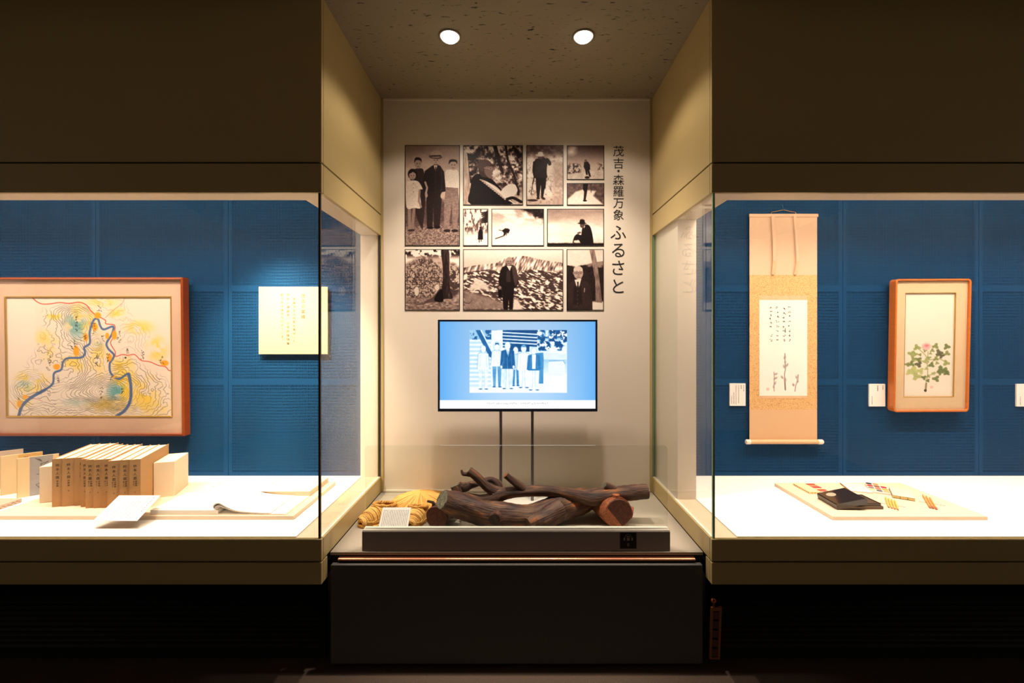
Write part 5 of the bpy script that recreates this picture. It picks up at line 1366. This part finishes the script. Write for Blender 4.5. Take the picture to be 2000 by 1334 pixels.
# lower log, bowed, one end up on the left support
t = empty('log', (P(985, 0, 1.92)[0], 1.92, 0.4365), 'heavy bowed dark log lying in front, its cut end raised on the left', 'log', group='logs behind the glass barrier')
mb = MB()
m1 = limb(mb, [(864, 976, 1.868, 19.0), (885, 983, 1.895, 22), (915, 993, 1.912, 24), (948, 1003, 1.915, 25), (985, 1008, 1.915, 24), (1025, 1009, 1.92, 22), (1060, 1003, 1.945, 23.5), (1090, 993, 1.985, 25.5), (1120, 983, 2.03, 25), (1148, 976, 2.075, 20), (1172, 971, 2.11, 12)], seed=3, ridge=0.05, wob=0.09, seg=26)
limb(mb, [(1096, 996, 1.93, 21), (1070, 1010, 1.90, 19), (1048, 1020, 1.875, 18), (1032, 1028, 1.855, 15)], seed=5, ridge=0.12, nr=9)
limb(mb, [(972, 1006, 1.90, 14), (968, 1012, 1.865, 12.5), (966, 1015, 1.845, 11.5)], seed=6, wob=0.05)
limb(mb, [(899, 982, 1.95, 9), (895, 968, 1.955, 9.5), (888, 949, 1.96, 8.5)], seed=7, ridge=0.14, nr=11, n=5)
mb.build('trunk', M_bark, t, smooth=True)
disc(P(864, 976, 1.868), P(885, 983, 1.895), 18.0 * 1.868 / F, 'cut_end', M_cutgrey, t, 3)
disc(P(966, 1015, 1.845), P(968, 1012, 1.865), 10.8 * 1.845 / F, 'cut_end', cutwood('dark_cut_stub', (74, 52, 40), (40, 28, 22)), t, 4)
disc(P(888, 949, 1.96), P(895, 968, 1.955), 7.8 * 1.96 / F, 'cut_end', M_cutgrey, t, 5)

# forked branch lying across
t = empty('branch', (P(1090, 0, 2.0)[0], 2.0, 0.53), 'long forked branch resting on top, its forks at the left', 'branch', group='logs behind the glass barrier')
mb = MB()
limb(mb, [(1264, 960, 2.0, 14.5), (1240, 961.5, 2.0, 14), (1212, 964, 2.0, 14.5), (1182, 969, 2.0, 15.5), (1152, 972, 1.995, 15), (1112, 965, 1.985, 11.5), (1065, 958.5, 1.98, 10), (1020, 960, 1.975, 10.5), (988, 964, 1.972, 12), (964, 970, 1.972, 13.5)], seed=11, ridge=0.05, seg=24)
limb(mb, [(985, 963, 1.975, 10), (966, 959, 1.975, 10), (948, 948, 1.975, 9), (932, 932, 1.975, 8.5), (916, 919, 1.975, 7.6)], seed=12, ridge=0.06)
limb(mb, [(975, 968, 1.972, 12), (958, 977, 1.97, 12.5), (936, 976, 1.968, 9.5), (918, 971, 1.965, 8), (905, 968, 1.963, 5)], seed=13, ridge=0.07)
limb(mb, [(960, 963, 2.01, 6), (975, 952, 2.02, 7), (970, 942, 2.03, 7), (957, 937, 2.03, 6), (942, 941, 2.02, 6), (925, 946, 2.01, 7), (906, 949, 2.005, 7), (897, 944, 2.0, 3.5)], seed=14, ridge=0.07, seg=16)
limb(mb, [(920, 947, 2.0, 6.5), (908, 955, 1.99, 6.5), (898, 953, 1.985, 5)], seed=15, ridge=0.07, seg=14)
limb(mb, [(925, 928, 1.975, 5), (912, 926, 1.975, 4), (904, 925, 1.975, 3.5), (901, 918, 1.975, 2)], seed=16, seg=12)
limb(mb, [(1022, 955, 1.97, 7.5), (1008, 944, 1.965, 7), (996, 935, 1.962, 6.5), (988, 928, 1.96, 5.8)], seed=17, ridge=0.05, seg=14)
limb(mb, [(1208, 962, 2.0, 9), (1194, 953, 2.0, 7.5), (1182, 948, 2.0, 6.5)], seed=18, seg=14)
mb.build('limb', M_bark, t, smooth=True)
disc(P(916, 919, 1.975), P(932, 932, 1.975), 6.9 * 1.975 / F, 'cut_end', M_cutgrey, t, 6)
disc(P(1264, 960, 2.0), P(1240, 961.5, 2.0), 13.4 * 2.0 / F, 'cut_end', M_cut, t, 7)
disc(P(988, 928, 1.96), P(996, 935, 1.962), 5.4 * 1.96 / F, 'cut_end', M_cut2, t, 8)
disc(P(1182, 948, 2.0), P(1194, 953, 2.0), 5.8 * 2.0 / F, 'cut_end', M_cutgrey, t, 9)

# right short support log with knobs
t = empty('log', (0.44, 2.0, 0.4365), 'short orange-brown log with a round cut face supporting the branch on the right', 'log', group='logs behind the glass barrier')
mb = MB(); r0 = 0.066
mb.tube([(0.452, 1.935, 0.436 + r0 + 0.003), (0.438, 1.975, 0.436 + r0 - 0.001), (0.415, 2.04, 0.436 + 0.055), (0.392, 2.11, 0.436 + 0.05)], [r0, r0 * 1.0, 0.054, 0.046], 28, wob=0.05, ridge=0.025, seed=21)
mb.tube([(0.447, 1.955, 0.54), (0.447, 1.955, 0.565), (0.447, 1.955, 0.578)], [0.024, 0.015, 0.0155], 14, wob=0.05, seed=22)
mb.tube([(0.47, 1.975, 0.495), (0.50, 1.975, 0.495), (0.525, 1.97, 0.49)], [0.036, 0.030, 0.026], 14, wob=0.07, seed=23)
mb.build('body', M_cut2, t, smooth=True)
MB().tube([(0.4525, 1.936, 0.5035), (0.4535, 1.9315, 0.5035)], [r0 * 0.97, r0 * 0.93], 28, wob=0.05, seed=21).build('cut_end', M_cut, t)
MB().tube([(0.376, 2.12, 0.53), (0.376, 2.135, 0.53)], [0.0, 0.0], 3) if False else None
# left short support log
t = empty('log', (-0.34, 1.98, 0.4365), 'short log with a dark red round cut face supporting the raised end on the left', 'log', group='logs behind the glass barrier')
mb = MB(); r0 = 0.0505
mb.tube([(-0.352, 1.925, 0.436 + r0 + 0.003), (-0.340, 1.99, 0.436 + r0 + 0.001), (-0.318, 2.05, 0.436 + 0.046), (-0.300, 2.10, 0.436 + 0.043)], [r0, r0, 0.045, 0.038], 26, wob=0.06, ridge=0.04, seed=31)
mb.tube([(-0.368, 1.945, 0.525), (-0.372, 1.940, 0.548), (-0.398, 1.936, 0.556)], [0.012, 0.007, 0.005], 10, wob=0.1, seed=32)
mb.build('body', M_bark, t, smooth=True)
MB().tube([(-0.352, 1.926, 0.4895), (-0.3528, 1.9215, 0.4895)], [r0 * 0.98, r0 * 0.93], 26, wob=0.06, seed=31).build('cut_end', M_cut, t)

# ------------------------------------------------------------------ recess: straw hat, straw shoes and caption
M_straw = mat('golden_straw', rgb(238, 180, 84), rough=0.75, var=0.2, vscale=60, bump=0.5, bscale=220, col2=rgb(176, 108, 34))
M_straw2 = mat('light_straw', rgb(242, 192, 104), rough=0.7, var=0.12, vscale=40)
hx, hy, hr = -0.492, 2.230, 0.138
t = empty('straw_hat', (hx, hy, 0.4365), 'round flat straw mat with radiating stalks behind the straw shoes', 'straw mat')
mb = MB(); n = 96; R = 9; vs = []
rr_ = random.Random(8)
for i in range(R + 1):
    f = i / R
    for k in range(n):
        a = 2 * math.pi * k / n; r = hr * f * (1 + (0.03 * rr_.random() if i == R else 0))
        zz = 0.012 + 0.042 * (1 - f ** 1.3) + (0.003 * math.sin(k * math.pi) if i else 0) + (0.0022 * (k % 2) * f)
        vs.append((hx + r * math.cos(a), hy + r * math.sin(a), 0.4365 + zz))
fs = [(i * n + k, i * n + (k + 1) % n, (i + 1) * n + (k + 1) % n, (i + 1) * n + k) for i in range(R) for k in range(n)]
b0 = R * n; low = [(hx + hr * math.cos(2 * math.pi * k / n), hy + hr * math.sin(2 * math.pi * k / n), 0.4368) for k in range(n)]
vs += low; fs += [(b0 + k, b0 + (k + 1) % n, (R + 1) * n + (k + 1) % n, (R + 1) * n + k) for k in range(n)]
mb.add(vs, fs).build('straw_disc', M_straw, t, smooth=True)
mb = MB()
for k in range(260):
    a = rr_.random() * 6.283; r1 = hr * rr_.uniform(.75, 1.03); r0_ = hr * rr_.uniform(0.0, .2); a2 = a + rr_.uniform(-.05, .05)
    pts = []
    for f in (r0_ / hr, (r0_ + r1) / 2 / hr, r1 / hr):
        aa = a + (a2 - a) * f; pts.append((hx + hr * f * math.cos(aa), hy + hr * f * math.sin(aa), 0.4365 + 0.0145 + 0.042 * (1 - min(1, f) ** 1.3)))
    mb.tube(pts, rr_.uniform(0.0012, 0.0022), 5)
o = mb.build('straw_stalks', M_straw2, t); tag(o, kind='stuff')
mb = MB(); nn = 60
for sgn in (0, math.pi):
    mb.tube([(hx + (hr + 0.003 * math.cos(k * 1.9 + sgn)) * math.cos(2 * math.pi * k / nn), hy + (hr + 0.003 * math.cos(k * 1.9 + sgn)) * math.sin(2 * math.pi * k / nn), 0.4365 + 0.009 + 0.003 * math.sin(k * 1.9 + sgn)) for k in range(nn)], 0.0052, 7, closed=True, ridge=0.15, seed=int(sgn) + 2)
mb.build('braided_rim', M_straw, t, smooth=True)

M_strawdark = mat('dark_straw_inside', rgb(120, 74, 26), rough=0.9, var=0.2, vscale=80)
def straw_shoe(x, y, ang, lab, L_=0.225, W0=0.046):
    """sole, closed toe, open heel with a thick plaited collar; +Y local = toe"""
    t = empty('straw_shoe', (x, y, 0.4368), lab, 'straw shoe', rot=(0, 0, ang), group='pair of straw shoes')
    def half(f):            # half width along the length
        return W0 * (0.78 + 0.34 * math.sin(math.pi * min(1, f * 0.95 + .12))) * (1 - max(0, f - .78) ** 2 * 11) * (1 - max(0, .12 - f) ** 2 * 25)
    def top(f):             # arch height
        return 0.060 * (1 - max(0, f - .45) ** 2 * 2.3) if f > .45 else 0.044 + 0.016 * math.sin(f * 2.2)
    sole = [(half(k / 14), L_ * k / 14) for k in range(15)] + [(-half(k / 14), L_ * k / 14) for k in range(14, -1, -1)]
    MB().prism_z(sole, 0, 0.012).build('sole', M_straw, t, local=True, bevel=0.003)
    # upper: full arch at the toe, low walls round the opening
    mb = MB(); nl = 22; na = 15; vs = []; rr_ = random.Random(7)
    for i in range(nl + 1):
        f = i / nl; h_ = half(f) * .97; tp_ = top(f)
        op = 1.0 if f > .52 else 0.0
        cut = 0.0 if f > .56 else (0.42 if f > .08 else 0.15)
        for j in range(na + 1):
            u = j / na * 2 - 1
            if cut > 0: u = math.copysign(cut + (1 - cut) * abs(u), u)
            a = math.pi / 2 * (1 - u)
            r_ = 1 + rr_.uniform(-.03, .03) + 0.035 * math.sin(i * 2.4 + j)
            vs.append((h_ * r_ * math.cos(a), L_ * f * .985 + .002, 0.010 + tp_ * r_ * math.sin(a) ** .8))
    fs = []
    for i in range(nl):
        for j in range(na):
            f = (i + .5) / nl
            if f < .56 and j == na // 2: continue
            fs.append((i * (na + 1) + j, i * (na + 1) + j + 1, (i + 1) * (na + 1) + j + 1, (i + 1) * (na + 1) + j))
    up = mb.add(vs, fs).build('upper', M_straw, t, local=True, smooth=True)
    so = up.modifiers.new('thickness', 'SOLIDIFY'); so.thickness = 0.006; so.offset = -1
    box('insole', -W0 * .6, W0 * .6, 0.02, L_ * .6, 0.0122, 0.0135, M_strawdark, t, local=True)
    # collar and plaits
    mb = MB(); nn = 34; col = []
    for k in range(nn):
        a = 2 * math.pi * k / nn; f = 0.30 + 0.275 * math.sin(a)
        f = max(0.02, f); col.append((half(f) * .80 * math.cos(a), L_ * f, 0.012 + top(f) * (0.86 + .12 * math.sin(a))))
    for q in range(3):
        mb.tube([(p[0] + .0045 * math.cos(k * 1.7 + q * 2.1), p[1], p[2] + .0045 * math.sin(k * 1.7 + q * 2.1)) for k, p in enumerate(col)], 0.0052, 7, closed=True, ridge=.2, seed=q)
    mb.build('plaited_collar', M_straw, t, local=True, smooth=True)
    mb = MB(); rr_ = random.Random(17)
    for k in range(34):
        f = rr_.uniform(.5, .97); n_ = 9; pts = []
        f1 = f + rr_.uniform(-.04, .04)
        for j in range(n_):
            u = j / (n_ - 1) * 1.8 - .9; ff = f + (f1 - f) * j / n_; a = math.pi / 2 * (1 - u); pts.append((half(ff) * 1.02 * math.cos(a), L_ * ff, 0.012 + top(ff) * 1.03 * math.sin(a) ** .8))
        mb.tube(pts, rr_.uniform(.0012, .0026), 5)
    for q in (-1, 1):
        for k in range(16):
            f = rr_.uniform(0.05, .9); z0 = rr_.uniform(.006, .035)
            pts = [(q * half(min(.97, max(.02, f + s_))) * 1.03, L_ * (f + s_), z0 + rr_.uniform(-.003, .003)) for s_ in (-.1, 0, .1)]
            mb.tube(pts, rr_.uniform(.0012, .0026), 5)
    o = mb.build('straw_strands', M_straw2, t, local=True); tag(o, kind='stuff')
    return t
s1 = straw_shoe(-0.588, 2.108, math.radians(148), 'straw shoe at the far left, open heel and plaited rim showing', L_=0.205)
mb = MB(); mb.tube([tuple(q) for q in spline([P(726, 1012, 1.985), P(724, 1020, 1.965), P(730, 1027, 1.945), P(738, 1026, 1.945), P(746, 1020, 1.965), P(752, 1012, 1.99)], 5)], 0.0032, 7, ridge=.2); mb.build('cord_loop', M_straw2, s1, smooth=True)
straw_shoe(-0.452, 2.078, math.radians(172), 'straw shoe partly hidden behind the printed caption card', L_=0.16)

t = empty('caption_card', (-0.52, 1.85, 0.4365), 'leaning white caption card full of small print before the straw shoes', 'caption card')
ca = [(1.800, 0.4370), (1.900, 0.5415), (1.8989, 0.5426), (1.7987, 0.4380)]
MB().prism_x(ca, -0.584, -0.460).build('card', M_card, t)
MB().prism_x([(1.815, 0.4370), (1.880, 0.4370), (1.880, 0.5190)], -0.578, -0.466).build('support', M_acrylic, t)
mb = MB()
caption_lines(mb, 15, -0.574, -0.470, 0.012, 0.134, lambda x, v: (x, 1.7984 + 0.1 * v / 0.145, 0.4383 + 0.1045 * v / 0.145), 5, wd=0.0013)
mb.build('printed_text', M_softink, t)

# ------------------------------------------------------------------ orange strip hanging beside the right louvre
M_or = mat('orange_brown_strip', rgb(150, 84, 30), rough=0.5, var=0.2, vscale=30)
t = empty('slatted_strip', (0.773, 1.70, 0.03), 'narrow orange-brown slatted strip with a round eyelet beside the right louvre', 'strip', rot=(0, math.radians(2.2), 0))
MB().ring_y([(-0.022, 0.0), (0.020, 0.0), (0.020, 0.205), (-0.022, 0.202)], [(-0.013, 0.008), (0.011, 0.008), (0.011, 0.190), (-0.013, 0.188)], -0.004, 0.004).build('strip_frame', M_or, t, local=True, bevel=0.0008)
for k in range(5):
    box('slat', -0.0128, 0.0108, -0.002, 0.003, 0.012 + k * 0.036, 0.040 + k * 0.036, mat('dark_brown_slat', rgb(84, 50, 20), rough=0.6), t, local=True)
mb = MB(); mb.tube([(-0.012 + 0.0065 * math.cos(2 * math.pi * k / 16), 0, 0.2275 + 0.0065 * math.sin(2 * math.pi * k / 16)) for k in range(16)], 0.0035, 8, closed=True); mb.build('eyelet', mat('bright_orange_ring', rgb(226, 120, 40), rough=0.45, var=0.05), t, local=True, smooth=True)
mb = MB(); mb.tube([(-0.012, 0, 0.2215), (-0.012, 0, 0.203)], 0.004, 8); mb.build('neck', M_or, t, local=True)

# ------------------------------------------------------------------ small pieces become sub-parts of the part they sit on
SUB = {'headphone_mark': 'audio_guide_sign', 'spine_title': 'cover', 'spine_subtitle': 'cover', 'spine_author_mark': 'cover', 'spine_lettering': 'cover',
       'cover_lettering': 'cover', 'cover_band': 'cover', 'spine_ornament': 'cover', 'heading': 'panel', 'lettering': 'panel', 'colour_pan': 'tray', 'paint_dab': 'tray',
       'edge_marks': 'lid', 'silver_moon': 'lid_top', 'printed_text': 'card', 'lead': 'wood_cone', 'slat': 'strip_frame', 'binding_thread': 'cover',
       'pencil_lines': 'pages', 'trim_ring': None, 'tray_rim': 'tray_base', 'tray_insert': 'tray_base'}
for o in list(bpy.data.objects):
    base = o.name.split('.')[0]
    if o.parent is not None and SUB.get(base):
        for q in o.parent.children:
            if q.name.split('.')[0] == SUB[base]:
                o.parent = q; break
